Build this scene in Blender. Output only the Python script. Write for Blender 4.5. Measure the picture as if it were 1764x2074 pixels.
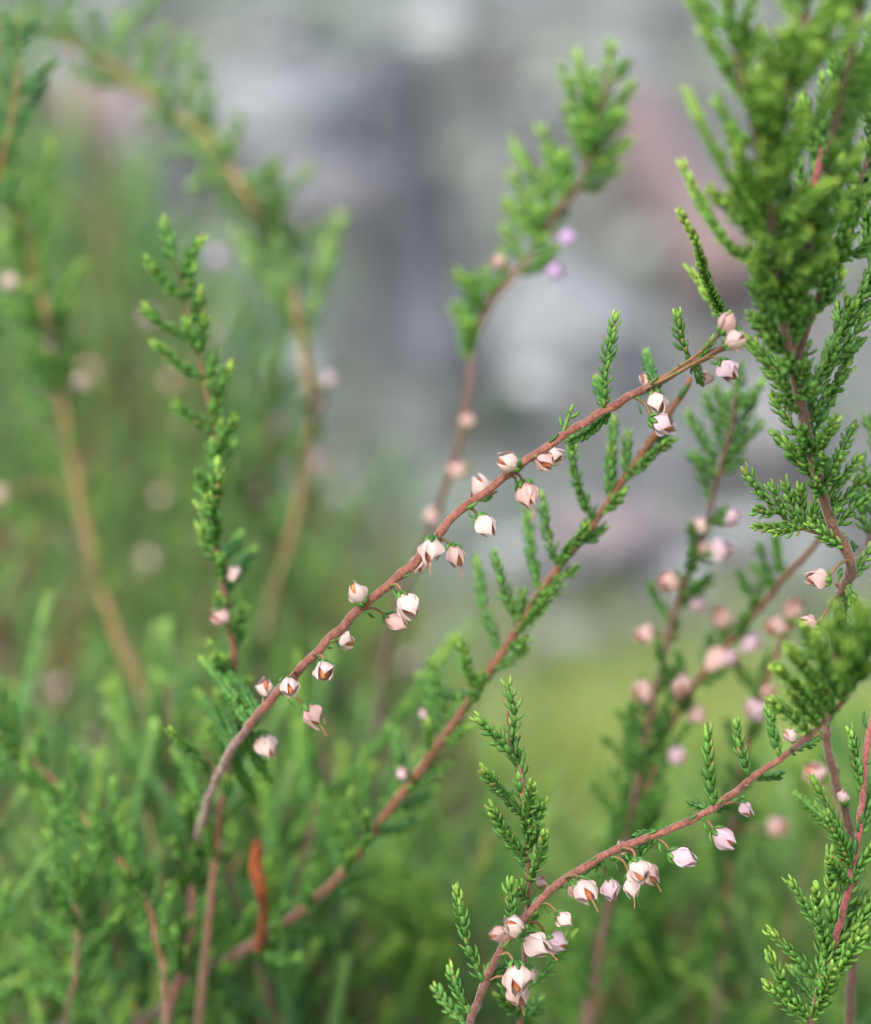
import bpy, math, random
import numpy as np
from mathutils import Vector, Matrix, noise

for o in list(bpy.data.objects):
    bpy.data.objects.remove(o, do_unlink=True)
scene = bpy.context.scene
COL = scene.collection
R = math.radians

# ------------------------------------------------------------------ camera
FOC = 0.35            # metres to the plane of focus
APER = 0.0085         # entrance pupil, metres
CAM_H = 0.40
TILT = R(14)
RATIO = 3.5           # focal length / sensor width
cam_d = bpy.data.cameras.new('camera')
cam_d.sensor_fit = 'HORIZONTAL'
cam_d.sensor_width = 36.0
cam_d.lens = 36.0 * RATIO
cam_d.clip_start = 0.01
cam_d.clip_end = 1000
cam_d.dof.use_dof = True
cam_d.dof.focus_distance = FOC
cam_d.dof.aperture_fstop = cam_d.lens * 0.001 / APER
cam = bpy.data.objects.new('camera', cam_d)
COL.objects.link(cam)
cam.location = (0, 0, CAM_H)
cam.rotation_euler = (math.pi / 2 - TILT, 0, 0)
scene.camera = cam

# ------------------------------------------------------------------ world, sun, exposure
SUN_EL, SUN_AZ = R(44), R(205)     # azimuth from +Y, clockwise: behind the camera, to its left
world = bpy.data.worlds.new('World')
scene.world = world
world.use_nodes = True
wn = world.node_tree
wn.nodes.clear()
sky = wn.nodes.new('ShaderNodeTexSky')
sky.sky_type = 'NISHITA'
sky.sun_disc = False
sky.sun_elevation = SUN_EL
sky.sun_rotation = SUN_AZ
sky.air_density = 1.0
sky.dust_density = 4.0
sky.ozone_density = 1.0
bg = wn.nodes.new('ShaderNodeBackground')
bg.inputs['Strength'].default_value = 0.145
wo = wn.nodes.new('ShaderNodeOutputWorld')
wn.links.new(sky.outputs[0], bg.inputs[0])
wn.links.new(bg.outputs[0], wo.inputs[0])
sun_d = bpy.data.lights.new('sun', 'SUN')
sun_d.energy = 1.4
sun_d.angle = R(30)
sun_d.color = (1.0, 0.97, 0.93)
sun = bpy.data.objects.new('sun', sun_d)
COL.objects.link(sun)
sdir = Vector((math.sin(SUN_AZ) * math.cos(SUN_EL), math.cos(SUN_AZ) * math.cos(SUN_EL), math.sin(SUN_EL)))
sun.rotation_euler = sdir.to_track_quat('Z', 'Y').to_euler()
sun.location = (0, 0, 3)
scene.view_settings.view_transform = 'Standard'
scene.view_settings.look = 'None'
scene.view_settings.gamma = 1
scene.view_settings.use_curve_mapping = False
scene.view_settings.exposure = 1.3
scene.cycles.use_denoising = True
scene.cycles.max_bounces = 6
scene.cycles.transmission_bounces = 4
scene.cycles.sample_clamp_indirect = 8

# ------------------------------------------------------------------ placing
FW = Vector((0, math.cos(TILT), -math.sin(TILT)))
UP = Vector((0, math.sin(TILT), math.cos(TILT)))
RT = Vector((1, 0, 0))
CAM = Vector((0, 0, CAM_H))
BINF = 1764 * RATIO * APER / FOC     # blur disc at infinity in sketch units

def depth(b):
    """distance of a point whose blur disc is |b| sketch units wide; b > 0 behind the focal plane"""
    return FOC / (1 - b / BINF) if b >= 0 else FOC / (1 - b / BINF)

def PD(x, y, d):
    k = d / RATIO / 1764
    return CAM + FW * d + RT * ((x - 882) * k) + UP * ((1037 - y) * k)

def P(x, y, b=0.0):
    return PD(x, y, depth(b))

def ground_at(x, y):
    v = PD(x, y, 1.0) - CAM
    return CAM + v * (CAM_H / -v.z)

U = FOC / RATIO / 1764        # one sketch unit in metres at the focal plane

def scr(ang, toward=0.0):
    """direction: ang degrees counter-clockwise from right in the picture plane, toward = lean to the camera"""
    v = RT * math.cos(R(ang)) + UP * math.sin(R(ang)) - FW * toward
    return v.normalized()

# ------------------------------------------------------------------ materials
def new_mat(name):
    m = bpy.data.materials.new(name)
    m.use_nodes = True
    nt = m.node_tree
    nt.nodes.clear()
    return m, nt

def N(nt, t, **kw):
    n = nt.nodes.new(t)
    for k, v in kw.items():
        setattr(n, k, v)
    return n

def ramp(nt, stops, fac=None):
    n = nt.nodes.new('ShaderNodeValToRGB')
    el = n.color_ramp.elements
    el[0].position, el[0].color = stops[0][0], (*stops[0][1], 1)
    el[1].position, el[1].color = stops[-1][0], (*stops[-1][1], 1)
    for p, c in stops[1:-1]:
        e = el.new(p)
        e.color = (*c, 1)
    if fac is not None:
        nt.links.new(fac, n.inputs[0])
    return n

def mixc(nt, a, b, fac, mode='MIX'):
    n = nt.nodes.new('ShaderNodeMix')
    n.data_type = 'RGBA'
    n.blend_type = mode
    for s, v in ((0, fac), (6, a), (7, b)):
        if isinstance(v, (int, float)):
            n.inputs[s].default_value = v
        elif isinstance(v, tuple):
            n.inputs[s].default_value = (*v, 1)
        else:
            nt.links.new(v, n.inputs[s])
    return n.outputs[2]

def tex_noise(nt, scale, detail=3, rough=.5, coord='Object', stretch=None):
    tc = nt.nodes.new('ShaderNodeTexCoord')
    src = tc.outputs[coord]
    if stretch:
        mp = nt.nodes.new('ShaderNodeMapping')
        mp.inputs['Scale'].default_value = stretch
        nt.links.new(src, mp.inputs[0])
        src = mp.outputs[0]
    n = nt.nodes.new('ShaderNodeTexNoise')
    n.inputs['Scale'].default_value = scale
    n.inputs['Detail'].default_value = detail
    n.inputs['Roughness'].default_value = rough
    nt.links.new(src, n.inputs['Vector'])
    return n

def finish(nt, color, rough=.5, spec=.4, trans=None, trans_fac=.25, bump=None, bump_d=.0001, bump_s=.5, sheen=0):
    p = N(nt, 'ShaderNodeBsdfPrincipled')
    nt.links.new(color, p.inputs['Base Color']) if not isinstance(color, tuple) else None
    if isinstance(color, tuple):
        p.inputs['Base Color'].default_value = (*color, 1)
    p.inputs['Roughness'].default_value = rough
    p.inputs['Specular IOR Level'].default_value = spec
    if sheen:
        p.inputs['Sheen Weight'].default_value = sheen
        p.inputs['Sheen Roughness'].default_value = .35
    if bump is not None:
        b = N(nt, 'ShaderNodeBump')
        b.inputs['Distance'].default_value = bump_d
        b.inputs['Strength'].default_value = bump_s
        nt.links.new(bump, b.inputs['Height'])
        nt.links.new(b.outputs[0], p.inputs['Normal'])
    out = N(nt, 'ShaderNodeOutputMaterial')
    if trans is not None:
        t = N(nt, 'ShaderNodeBsdfTranslucent')
        nt.links.new(trans, t.inputs[0])
        mx = N(nt, 'ShaderNodeMixShader')
        mx.inputs[0].default_value = trans_fac
        nt.links.new(p.outputs[0], mx.inputs[1])
        nt.links.new(t.outputs[0], mx.inputs[2])
        nt.links.new(mx.outputs[0], out.inputs[0])
    else:
        nt.links.new(p.outputs[0], out.inputs[0])

def mat_leaf(name, dark, mid, tip):
    m, nt = new_mat(name)
    at = N(nt, 'ShaderNodeAttribute', attribute_name='tint')
    sep = N(nt, 'ShaderNodeSeparateColor')
    nt.links.new(at.outputs['Color'], sep.inputs[0])
    c = ramp(nt, [(0, dark), (.45, mid), (1, tip)], sep.outputs[0]).outputs[0]
    nz = tex_noise(nt, 1400, 2)
    c = mixc(nt, c, tuple(x * .62 for x in mid), ramp(nt, [(.42, (0, 0, 0)), (.75, (.55,) * 3)], nz.outputs[0]).outputs[0])
    gt = N(nt, 'ShaderNodeMath', operation='GREATER_THAN')
    nt.links.new(sep.outputs[2], gt.inputs[0])
    gt.inputs[1].default_value = .9
    bm_ = N(nt, 'ShaderNodeMapRange', interpolation_type='SMOOTHSTEP')
    nt.links.new(sep.outputs[1], bm_.inputs[0])
    bm_.inputs[1].default_value, bm_.inputs[2].default_value = .45, 1.0
    ml = N(nt, 'ShaderNodeMath', operation='MULTIPLY')
    nt.links.new(gt.outputs[0], ml.inputs[0])
    nt.links.new(bm_.outputs[0], ml.inputs[1])
    c = mixc(nt, c, (.22, .13, .05), ml.outputs[0])
    hs = N(nt, 'ShaderNodeHueSaturation')
    nt.links.new(c, hs.inputs['Color'])
    mr = N(nt, 'ShaderNodeMapRange')
    mr.inputs[3].default_value = .72
    mr.inputs[4].default_value = 1.3
    nt.links.new(sep.outputs[2], mr.inputs[0])
    nt.links.new(mr.outputs[0], hs.inputs['Value'])
    finish(nt, hs.outputs[0], .48, .35, hs.outputs[0], .36)
    return m

LEAF = mat_leaf('heather_leaf', (.05, .16, .034), (.118, .295, .052), (.34, .53, .095))
LEAF_BLUE = mat_leaf('heather_leaf_cool', (.054, .165, .058), (.112, .285, .085), (.30, .49, .12))
LEAF_OLIVE = mat_leaf('heather_leaf_olive', (.075, .175, .05), (.15, .30, .085), (.32, .48, .14))

LEAF_FRESH_LIT = mat_leaf('heather_leaf_fresh_lit', (.075, .20, .036), (.165, .36, .062), (.40, .58, .10))  # fresher green, with brightness painted in against shade among the dense shoots

def mat_bark(name, a, b, c, sheen=.5):
    m, nt = new_mat(name)
    n1 = tex_noise(nt, 700, 5, .65)
    col = ramp(nt, [(.3, a), (.55, b), (.78, c)], n1.outputs[0]).outputs[0]
    at = N(nt, 'ShaderNodeAttribute', attribute_name='tint')
    sep = N(nt, 'ShaderNodeSeparateColor')
    nt.links.new(at.outputs['Color'], sep.inputs[0])
    old = ramp(nt, [(.35, (.06, .036, .028)), (.7, (.15, .105, .09))], n1.outputs[0]).outputs[0]
    col = mixc(nt, col, old, sep.outputs[1])
    n2 = tex_noise(nt, 2600, 3, .6)
    col = mixc(nt, col, tuple(x * .55 for x in a), ramp(nt, [(.46, (0, 0, 0)), (.66, (.75,) * 3)], n2.outputs[0]).outputs[0])
    finish(nt, col, .72, .22, bump=n2.outputs[0], bump_d=.00025, bump_s=.9, sheen=sheen)
    return m

BARK_PINK = mat_bark('bark_pink', (.14, .05, .036), (.205, .08, .057), (.28, .135, .10))
BARK_ORANGE = mat_bark('bark_orange', (.13, .054, .028), (.20, .088, .046), (.26, .13, .07))
BARK_BROWN = mat_bark('bark_brown', (.09, .046, .032), (.15, .078, .055), (.23, .13, .10))
BARK_TAN = mat_bark('bark_tan', (.17, .11, .042), (.25, .155, .065), (.29, .20, .09))
BARK_RED = mat_bark('bark_red', (.20, .05, .05), (.28, .085, .078), (.28, .13, .10))
BARK_GREY = mat_bark('bark_grey', (.14, .09, .07), (.22, .15, .12), (.34, .26, .23))
DEAD = mat_bark('dead_shoot_rust', (.14, .036, .008), (.22, .06, .013), (.27, .09, .024), .1)

def mat_sepal(name, base, mid, tip, edge):
    m, nt = new_mat(name)
    at = N(nt, 'ShaderNodeAttribute', attribute_name='tint')
    sep = N(nt, 'ShaderNodeSeparateColor')
    nt.links.new(at.outputs['Color'], sep.inputs[0])
    c = ramp(nt, [(0, base), (.28, mid), (.72, mid), (1, tip)], sep.outputs[0]).outputs[0]
    c = mixc(nt, c, edge, ramp(nt, [(.72, (0, 0, 0)), (1, (.75,) * 3)], sep.outputs[1]).outputs[0])
    nz = tex_noise(nt, 900, 3, .6)
    c = mixc(nt, c, tuple(x * .72 for x in edge), ramp(nt, [(.5, (0, 0, 0)), (.72, (.55,) * 3)], nz.outputs[0]).outputs[0])
    finish(nt, c, .55, .25, c, .22, bump=nz.outputs[0], bump_d=.00016)
    return m

SEP_WHITE = mat_sepal('sepal_white', (.50, .26, .21), (.64, .50, .48), (.55, .39, .39), (.48, .25, .19))
SEP_PINK = mat_sepal('sepal_pink', (.50, .25, .2), (.58, .39, .37), (.50, .31, .29), (.44, .21, .16))
SEP_LILAC = mat_sepal('sepal_lilac', (.56, .38, .34), (.57, .42, .49), (.45, .31, .41), (.44, .28, .36))
SEP_PURPLE = mat_sepal('sepal_purple', (.5, .35, .5), (.55, .38, .66), (.50, .33, .62), (.42, .28, .5))
SEPS = {'w': SEP_WHITE, 'p': SEP_PINK, 'l': SEP_LILAC, 'v': SEP_PURPLE}

def mat_plain(name, a, b, scale, rough=.6, trans=0):
    m, nt = new_mat(name)
    n1 = tex_noise(nt, scale, 3)
    c = ramp(nt, [(.35, a), (.7, b)], n1.outputs[0]).outputs[0]
    finish(nt, c, rough, .3, c if trans else None, trans)
    return m

CORE = mat_plain('dry_corolla', (.20, .055, .02), (.46, .17, .07), 1500)
STYLE = mat_plain('style', (.34, .10, .05), (.5, .2, .12), 900)
PEDICEL = mat_plain('pedicel', (.10, .10, .03), (.26, .11, .07), 900)
GREEN_STEM = mat_plain('green_shoot_axis', (.05, .13, .025), (.13, .20, .04), 800)

# ------------------------------------------------------------------ mesh collecting
class MB:
    def __init__(self):
        self.v, self.f, self.m, self.t, self.n = [], [], [], [], 0
    def add(self, verts, faces, mat=0, tint=None):
        """verts (n,3) array, faces list of tuples, tint (n,3) array or one triple"""
        verts = np.asarray(verts, float)
        k = len(verts)
        self.v.append(verts)
        n = self.n
        self.f.extend([tuple(i + n for i in f) for f in faces])
        self.m.extend([mat] * len(faces))
        t = np.asarray(tint if tint is not None else (0.5, 0, .5), float)
        if t.ndim == 1:
            t = np.tile(t, (k, 1))
        self.t.append(t)
        self.n += k
    def mesh(self, name, mats, origin=(0, 0, 0)):
        me = bpy.data.meshes.new(name)
        v = np.concatenate(self.v) - np.array(origin) if self.v else np.zeros((0, 3))
        me.from_pydata(v.tolist(), [], self.f)
        for m in mats:
            me.materials.append(m)
        me.polygons.foreach_set('material_index', self.m)
        me.polygons.foreach_set('use_smooth', [True] * len(self.f))
        a = me.attributes.new('tint', 'FLOAT_COLOR', 'POINT')
        t = np.concatenate(self.t)
        a.data.foreach_set('color', np.hstack([t, np.ones((len(t), 1))]).astype('f').ravel())
        me.update()
        return me

def link(name, data, parent=None, loc=(0, 0, 0)):
    o = bpy.data.objects.new(name, data)
    COL.objects.link(o)
    o.parent = parent
    o.location = loc
    return o

def tag(o, label=None, cat=None, group=None, kind=None):
    for k, v in (('label', label), ('category', cat), ('group', group), ('kind', kind)):
        if v:
            o[k] = v
    return o

def frame(t, hint=None):
    t = Vector(t).normalized()
    h = Vector(hint) if hint is not None else (Vector((0, 0, 1)) if abs(t.z) < .9 else Vector((1, 0, 0)))
    n = (h - t * h.dot(t))
    if n.length < 1e-9:
        n = t.orthogonal()
    n.normalize()
    return n, t.cross(n).normalized()

def catmull(pts, step):
    """smooth resampling of rows (x,y,z,extra...)"""
    p = np.asarray(pts, float)
    if len(p) == 2:
        p = np.vstack([p[0], (p[0] + p[1]) / 2, p[1]])
    q = np.vstack([2 * p[0] - p[1], p, 2 * p[-1] - p[-2]])
    out = []
    for i in range(1, len(q) - 2):
        a, b, c, d = q[i - 1:i + 3]
        n = max(2, int(np.linalg.norm((c - b)[:3]) / step))
        for k in range(n):
            t = k / n
            out.append(.5 * (2 * b + (c - a) * t + (2 * a - 5 * b + 4 * c - d) * t * t + (3 * b - a - 3 * c + d) * t ** 3))
    out.append(q[-2])
    return np.array(out)

def tube(mb, pts, rad, sides=8, mat=0, tint=(.5, 0, .5), cap=True, wob=0, seed=0):
    pts = [Vector(p) for p in pts]
    n = len(pts)
    nn = None
    V = []
    for i, p in enumerate(pts):
        t = (pts[min(i + 1, n - 1)] - pts[max(i - 1, 0)])
        nn, s = frame(t, nn)
        for k in range(sides):
            a = 2 * math.pi * k / sides
            r = rad[i]
            if wob:
                r *= 1 + wob * noise.noise(Vector((math.cos(a) * .8 + seed, math.sin(a) * .8, i * .35)))
            V.append(p + (nn * math.cos(a) + s * math.sin(a)) * r)
    F = []
    for i in range(n - 1):
        for k in range(sides):
            a, b = i * sides + k, i * sides + (k + 1) % sides
            F.append((a, b, b + sides, a + sides))
    if cap:
        F.append(tuple(range(sides - 1, -1, -1)))
        F.append(tuple((n - 1) * sides + k for k in range(sides)))
    mb.add([tuple(v) for v in V], F, mat, tint)

# ------------------------------------------------------------------ leaf shapes (length 1 along Z, back towards +Y)
def leaf_shape(w, curl, low, seed):
    rnd = random.Random(seed)
    prof = [(0, .6), (.22, .95), (.52, 1.0), (.8, .66)] if not low else [(0, .6), (.4, 1.0), (.8, .7)]
    sec = [(-1, 0), (-.72, .55), (0, .8), (.72, .55), (1, 0), (0, -.22)] if not low else [(-1, 0), (0, .8), (1, 0), (0, -.2)]
    V, ns = [], len(sec)
    for t, k in prof:
        oy = curl * math.sin(t * math.pi * .9)
        for sx, sy in sec:
            V.append((sx * w * k * .5 * rnd.uniform(.92, 1.08), sy * w * k * .55 + oy, t))
    tip = len(V)
    V.append((rnd.uniform(-.02, .02), curl * .12, 1.0))
    F = []
    for i in range(len(prof) - 1):
        for k in range(ns):
            a, b = i * ns + k, i * ns + (k + 1) % ns
            F.append((a, b, b + ns, a + ns))
    o = (len(prof) - 1) * ns
    for k in range(ns):
        F.append((o + k, o + (k + 1) % ns, tip))
    F.append(tuple(range(ns - 1, -1, -1)))
    return np.array(V), F

LEAF_HI = [leaf_shape((.36, .42, .48, .39, .52, .44, .34, .41)[i], (.02, .10, .05, .13, .06, -.02, .08, .03)[i], False, i) for i in range(8)]
LEAF_LO = [leaf_shape(.46 + .03 * i, .06, True, 20 + i) for i in range(3)]
NT = 6
LEAF_MESH = {}
def leaf_mesh(i, tone, mat):
    ti = max(0, min(NT - 1, int(tone * NT)))
    key = (i, ti, mat.name)
    if key not in LEAF_MESH:
        mb = MB()
        V, F = LEAF_HI[i]
        base = (ti + .5) / NT
        tt = np.column_stack([np.clip(base + (V[:, 2] - .6) * .15, 0, 1), V[:, 2], np.full(len(V), (.1, .35, .6, .8, .25, .5, .7, .95)[i])])
        mb.add(V, F, 0, tt)
        LEAF_MESH[key] = mb.mesh('leaf', [mat])
    return LEAF_MESH[key]

def leaf_matrix(p, T, Nn, ang, L, wf=1.0):
    d = (T * math.cos(ang) + Nn * math.sin(ang)).normalized()
    y = (Nn * math.cos(ang) - T * math.sin(ang)).normalized()
    x = y.cross(d)
    m = Matrix((x * L * wf, y * L * wf, d * L)).transposed().to_4x4()
    m.translation = p
    return m

# ------------------------------------------------------------------ flower shapes (length 1 along Z from base to tip)
def sepal_shape(width, openness, seed):
    rnd = random.Random(seed)
    nu, nv = 9, 6
    V, T = [], []
    ph = rnd.uniform(0, 6)
    bias = rnd.uniform(-.12, .12)
    for i in range(nu + 1):
        u = i / nu
        r = .09 + .27 * math.sin(min(1, u * .92 + .03) * math.pi) ** .7 + openness * max(0, u - .4) * .6
        hw = width * (min(1, .55 + u * 1.6) * (1 - max(0, u - .55) / .45) ** .6 if u < 1 else 0) + .04
        for j in range(nv + 1):
            v = -1 + 2 * j / nv
            a = v * hw + bias * u + .05 * math.sin(ph + u * 5)
            flat = 1 + .45 * (1 / math.cos(min(1.0, abs(v * hw))) - 1)
            rr = r * flat * (1 + .07 * max(0, 1 - abs(v) * 3)) + .022 * math.sin(ph + u * 8 + v * 3) * abs(v) * u
            z = u * (1.0 - .08 * abs(v) ** 2 * u) + .014 * math.sin(ph * 2 + v * 5)
            V.append((math.sin(a) * rr, math.cos(a) * rr, z))
            T.append((u, abs(v) * (.5 + .5 * u), rnd.random()))
    F = []
    w = nv + 1
    for i in range(nu):
        for j in range(nv):
            F.append((i * w + j, i * w + j + 1, (i + 1) * w + j + 1, (i + 1) * w + j))
    return np.array(V), F, np.array(T)

SEPAL = [sepal_shape(.96, -.03, 1), sepal_shape(.90, .04, 2), sepal_shape(.80, .14, 3), sepal_shape(.95, .0, 4), sepal_shape(.86, .08, 5), sepal_shape(.92, -.01, 6)]
SEP_MESH = {}
def sepal_mesh(i, kind):
    if (i, kind) not in SEP_MESH:
        mb = MB()
        mb.add(*SEPAL[i][:2], 0, SEPAL[i][2])
        SEP_MESH[(i, kind)] = mb.mesh('sepal', [SEPS[kind]])
    return SEP_MESH[(i, kind)]

def core_shape():
    V, F = [], []
    ns, nu = 8, 6
    for i in range(nu + 1):
        u = i / nu
        r = .05 + .2 * math.sin(min(1, u * 1.05) * math.pi) ** .8
        for k in range(ns):
            a = 2 * math.pi * k / ns
            q = r * (1 + .18 * math.cos(4 * a))
            V.append((math.cos(a) * q, math.sin(a) * q, .02 + u * .86))
    for i in range(nu):
        for k in range(ns):
            a, b = i * ns + k, i * ns + (k + 1) % ns
            F.append((a, b, b + ns, a + ns))
    F.append(tuple(nu * ns + k for k in range(ns)))
    return np.array(V), F
CORE_V, CORE_F = core_shape()

def xf(V, M):
    A = np.array(M)
    return V @ A[:3, :3].T + A[:3, 3]

# ------------------------------------------------------------------ a heather sprig
RNG = random.Random(7)
class Sprig:
    def __init__(self, label, pts, bark, root=None, leafmat=LEAF, group=None, sides=9, wob=.16, thick=.74, age=(.65, 1.1), knot=.13):
        """pts: rows (x, y, blur, width) from the free end down; root: (X, Y) where it meets the ground"""
        rows = [(*P(x, y, b), w * .5 * U * thick, b) for x, y, b, w in pts]
        self.vis = catmull(rows, 6 * U)
        jr = random.Random(int(pts[1][0]) + 5)
        jo = jr.uniform(0, 50)
        for q_ in range(len(self.vis)):
            self.vis[q_, :3] += np.array(noise.noise_vector(Vector((q_ * .16, jo, 0)))) * 3.8 * U
        self.leafmat, self.bark, self.leaf_n = leafmat, bark, 0
        self.rnd = random.Random(len(label) * 31 + int(pts[0][0]))
        path = self.vis
        if root is not None:
            e = Vector(rows[-1][:3])
            pr = Vector(self.vis[-6][:3])
            dr = (e - pr).normalized()
            g = Vector((root[0], root[1], -.01))
            hgt = (e - g).length
            mid1 = e + dr * hgt * .22
            mid1 = mid1.lerp(e.lerp(g, .25), .45)
            mid2 = e.lerp(g, .62) + Vector((dr.x, dr.y, 0)) * hgt * .08
            w = rows[-1][3]
            ext = catmull([rows[-1], (*mid1, w * 1.15, 0), (*mid2, w * 1.4, 0), (*g, w * 1.8, 0)], 40 * U)
            path = np.vstack([path, ext[1:]])
        base = Vector(path[-1][:3])
        base.z = max(0, base.z) if root is not None else base.z
        self.e = tag(link('heather_sprig', None, None, base), label, 'heather sprig', group)
        self.o = base
        mb = MB()
        path = path.copy()
        k = 0
        while k < len(self.vis) - 1:        # swollen nodes and slight kinks
            for j in range(-2, 3):
                if 0 <= k + j < len(self.vis):
                    path[k + j, 3] *= 1 + knot * math.exp(-j * j / 1.6)
            k += self.rnd.randint(5, 16)
        fr_ = np.clip((np.arange(len(path)) / len(self.vis) - age[0]) / (age[1] - age[0]), 0, 1)
        tn = np.repeat(np.column_stack([np.full(len(path), .5), fr_ * .85, np.full(len(path), .5)]), sides, axis=0)
        tube(mb, path[:, :3], path[:, 3], sides, 0, tn, wob=wob, seed=self.rnd.random() * 50)
        self.stem = link('stem', mb.mesh('stem', [bark], base), self.e)

    def near(self, x, y):
        q = self._scr()
        i = int(np.argmin((q[:, 0] - x) ** 2 + (q[:, 1] - y) ** 2))
        return i

    def _scr(self):
        if not hasattr(self, '_q'):
            d = self.vis[:, :3] - np.array(CAM)
            z = d @ np.array(FW)
            k = z / RATIO / 1764
            self._q = np.column_stack([882 + d @ np.array(RT) / k, 1037 - d @ np.array(UP) / k])
        return self._q

    def tan(self, i):
        a, b = self.vis[max(0, i - 3), :3], self.vis[min(len(self.vis) - 1, i + 3), :3]
        return (Vector(a) - Vector(b)).normalized()      # towards the free end

    def branch(self, pts, bark=None, sides=8, name='branch'):
        """another woody axis of the same sprig; later shoots are laid on it"""
        rows = [(*P(x, y, b), w * .42 * U, b) for x, y, b, w in pts]
        v = catmull(rows, 6 * U)
        b = Vector(v[-1][:3])
        mb = MB()
        tube(mb, v[:, :3], v[:, 3], sides, 0, wob=.2, seed=self.rnd.random() * 50)
        link(name, mb.mesh(name, [bark or self.bark], b), self.e, b - self.o)
        s = Sprig.__new__(Sprig)
        s.__dict__.update(self.__dict__)
        s.__dict__.pop('_q', None)
        s.vis = v
        s.top = getattr(self, 'top', self)
        return s

    # a leafy side shoot along a 3-D path
    def shoot3(self, pts3, sharp, L=1.35, tone=(.15, .95), spread=.42, dens=1.0, name='side_shoot', mat=None, stemmat=None, stem_r=.00022, fade=.35):
        mat = mat or self.leafmat
        top = getattr(self, 'top', self)
        L = L * .00114
        pts = catmull([(*p,) for p in pts3], .0002)
        b = Vector(pts[0])
        seg = np.linalg.norm(np.diff(pts, axis=0), axis=1)
        cum = np.concatenate([[0], np.cumsum(seg)])
        length = cum[-1]
        sp = L * .37 / dens
        n = max(4, int(length / sp))
        mb = MB()
        rr = np.linspace(stem_r * 1.5, stem_r * .7, len(pts))
        st = max(1, len(pts) // 12)
        idx = list(range(0, len(pts) - 1, st)) + [len(pts) - 1]
        tube(mb, pts[idx], rr[idx], 5, 0)
        so = link(name, mb.mesh(name, [stemmat or GREEN_STEM], b), self.e, b - self.o)
        if top.leaf_n + n * 2 > 290:
            sharp = False
        rot = self.rnd.uniform(0, math.pi)
        if self.rnd.random() < .5:
            rot = self.rnd.uniform(-.35, .35)
        lb = MB()
        nn = -FW
        for k in range(n):
            s = (k + .5) / n
            i = min(len(pts) - 2, int(np.searchsorted(cum, s * length)))
            p = Vector(pts[i])
            T = (Vector(pts[min(i + 2, len(pts) - 1)]) - Vector(pts[max(i - 2, 0)])).normalized()
            nn, ss = frame(T, nn)
            e = max(0, (s - (1 - fade)) / fade)         # towards the growing tip
            for h in range(2):
                if self.rnd.random() < .05:
                    continue
                a = rot + k * math.pi / 2 + h * math.pi + self.rnd.uniform(-.2, .2)
                Nn = nn * math.cos(a) + ss * math.sin(a)
                ang = .95 * spread * (1 - .62 * e ** 1.5) * self.rnd.uniform(.6, 1.5)
                l = L * (1 - .25 * e) * (.8 + .2 * min(1, s * 5)) * self.rnd.uniform(.72, 1.16)
                tn = tone[0] + (tone[1] - tone[0]) * (.75 * e ** 1.6 + .25 * s) + self.rnd.uniform(-.1, .16)
                tn = max(0, min(.999, tn))
                M = leaf_matrix(p + Nn * stem_r * .6, T, Nn, ang, l, 1.0 + .15 * e)
                if sharp:
                    o = link('leaf', leaf_mesh(self.rnd.randrange(8), tn, mat), so)
                    M2 = M.copy()
                    M2.translation = M.translation - b
                    o.matrix_local = M2
                    top.leaf_n += 1
                else:
                    V, F = LEAF_LO[self.rnd.randrange(3)]
                    lb.add(xf(V, M), F, 0, (tn, 0, self.rnd.random()))
        if lb.n:
            tag(link('leaves', lb.mesh('leaves', [mat], b), so), kind='stuff')
        return so

    def sh(self, bx, by, tx, ty, db=0.0, bend=0.0, **kw):
        i = self.near(bx, by)
        bb = self.vis[i, 4]
        base = Vector(self.vis[i, :3])
        b1 = bb + db
        tip = P(tx, ty, b1)
        d = tip - base
        perp = Vector((UP * d.dot(RT) - RT * d.dot(UP)))
        T = self.tan(i)
        if bend == 0:
            bend = self.rnd.uniform(-.05, .05)
        mid = base.lerp(tip, .5) + perp * bend
        q = base.lerp(tip, .22) + perp * bend * .6
        sharp = kw.pop('sharp', abs(bb) < 9 and abs(b1) < 14)
        return self.shoot3([base, q, mid, tip], sharp, **kw)

    def bush(self, t0, t1, n, ln, ang=(25, 50), sharp=False, up=.5, seed=1, az=None, **kw):
        """shoots all round the stem between fractions t0..t1 (from the free end), ln = (min, max) length in sketch units"""
        rnd = random.Random(seed)
        m = len(self.vis) - 1
        for k in range(n):
            i = int(m * (t0 + (t1 - t0) * (k + rnd.random() * .8) / n))
            p = Vector(self.vis[i, :3])
            T = self.tan(i)
            nn, ss = frame(T, -FW)
            a = rnd.uniform(0, 2 * math.pi) if az is None else rnd.uniform(*az)
            Nn = nn * math.cos(a) + ss * math.sin(a)
            an = R(rnd.uniform(*ang))
            d = (T * math.cos(an) + Nn * math.sin(an)).normalized()
            l = rnd.uniform(*ln) * U
            e = (d + Vector((0, 0, up))).normalized()
            q = p + d * l * .45
            self.shoot3([p, p + d * l * .22, q, q + e * l * .55], sharp, **kw)

    def flower(self, x, y, ang, size, kind='w', toward=.25, b=None, style=False, opn=None, sharp=True, at=None, fat=1.0, roll=None, core=True, ped=True):
        """x, y: centre in the picture; ang: where its tip points; size: length in sketch units"""
        rnd = self.rnd
        L = size * U * .97
        i = self.near(*(at or (x, y)))
        bb = self.vis[i, 4] if b is None else b
        D = scr(ang, toward)
        c = P(x, y, bb)
        base = c - D * L * .5
        if at is None:
            dd = self.vis[:, :3] - np.array(base)
            i = int(np.argmin((dd ** 2).sum(1)))
            i = min(len(self.vis) - 1, i + 3)
        node = Vector(self.vis[i, :3])
        wb = fat * L * rnd.uniform(.88, 1.14)
        roll = rnd.uniform(0, math.pi) if roll is None else roll
        nn, ss = frame(D, -FW)
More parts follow.
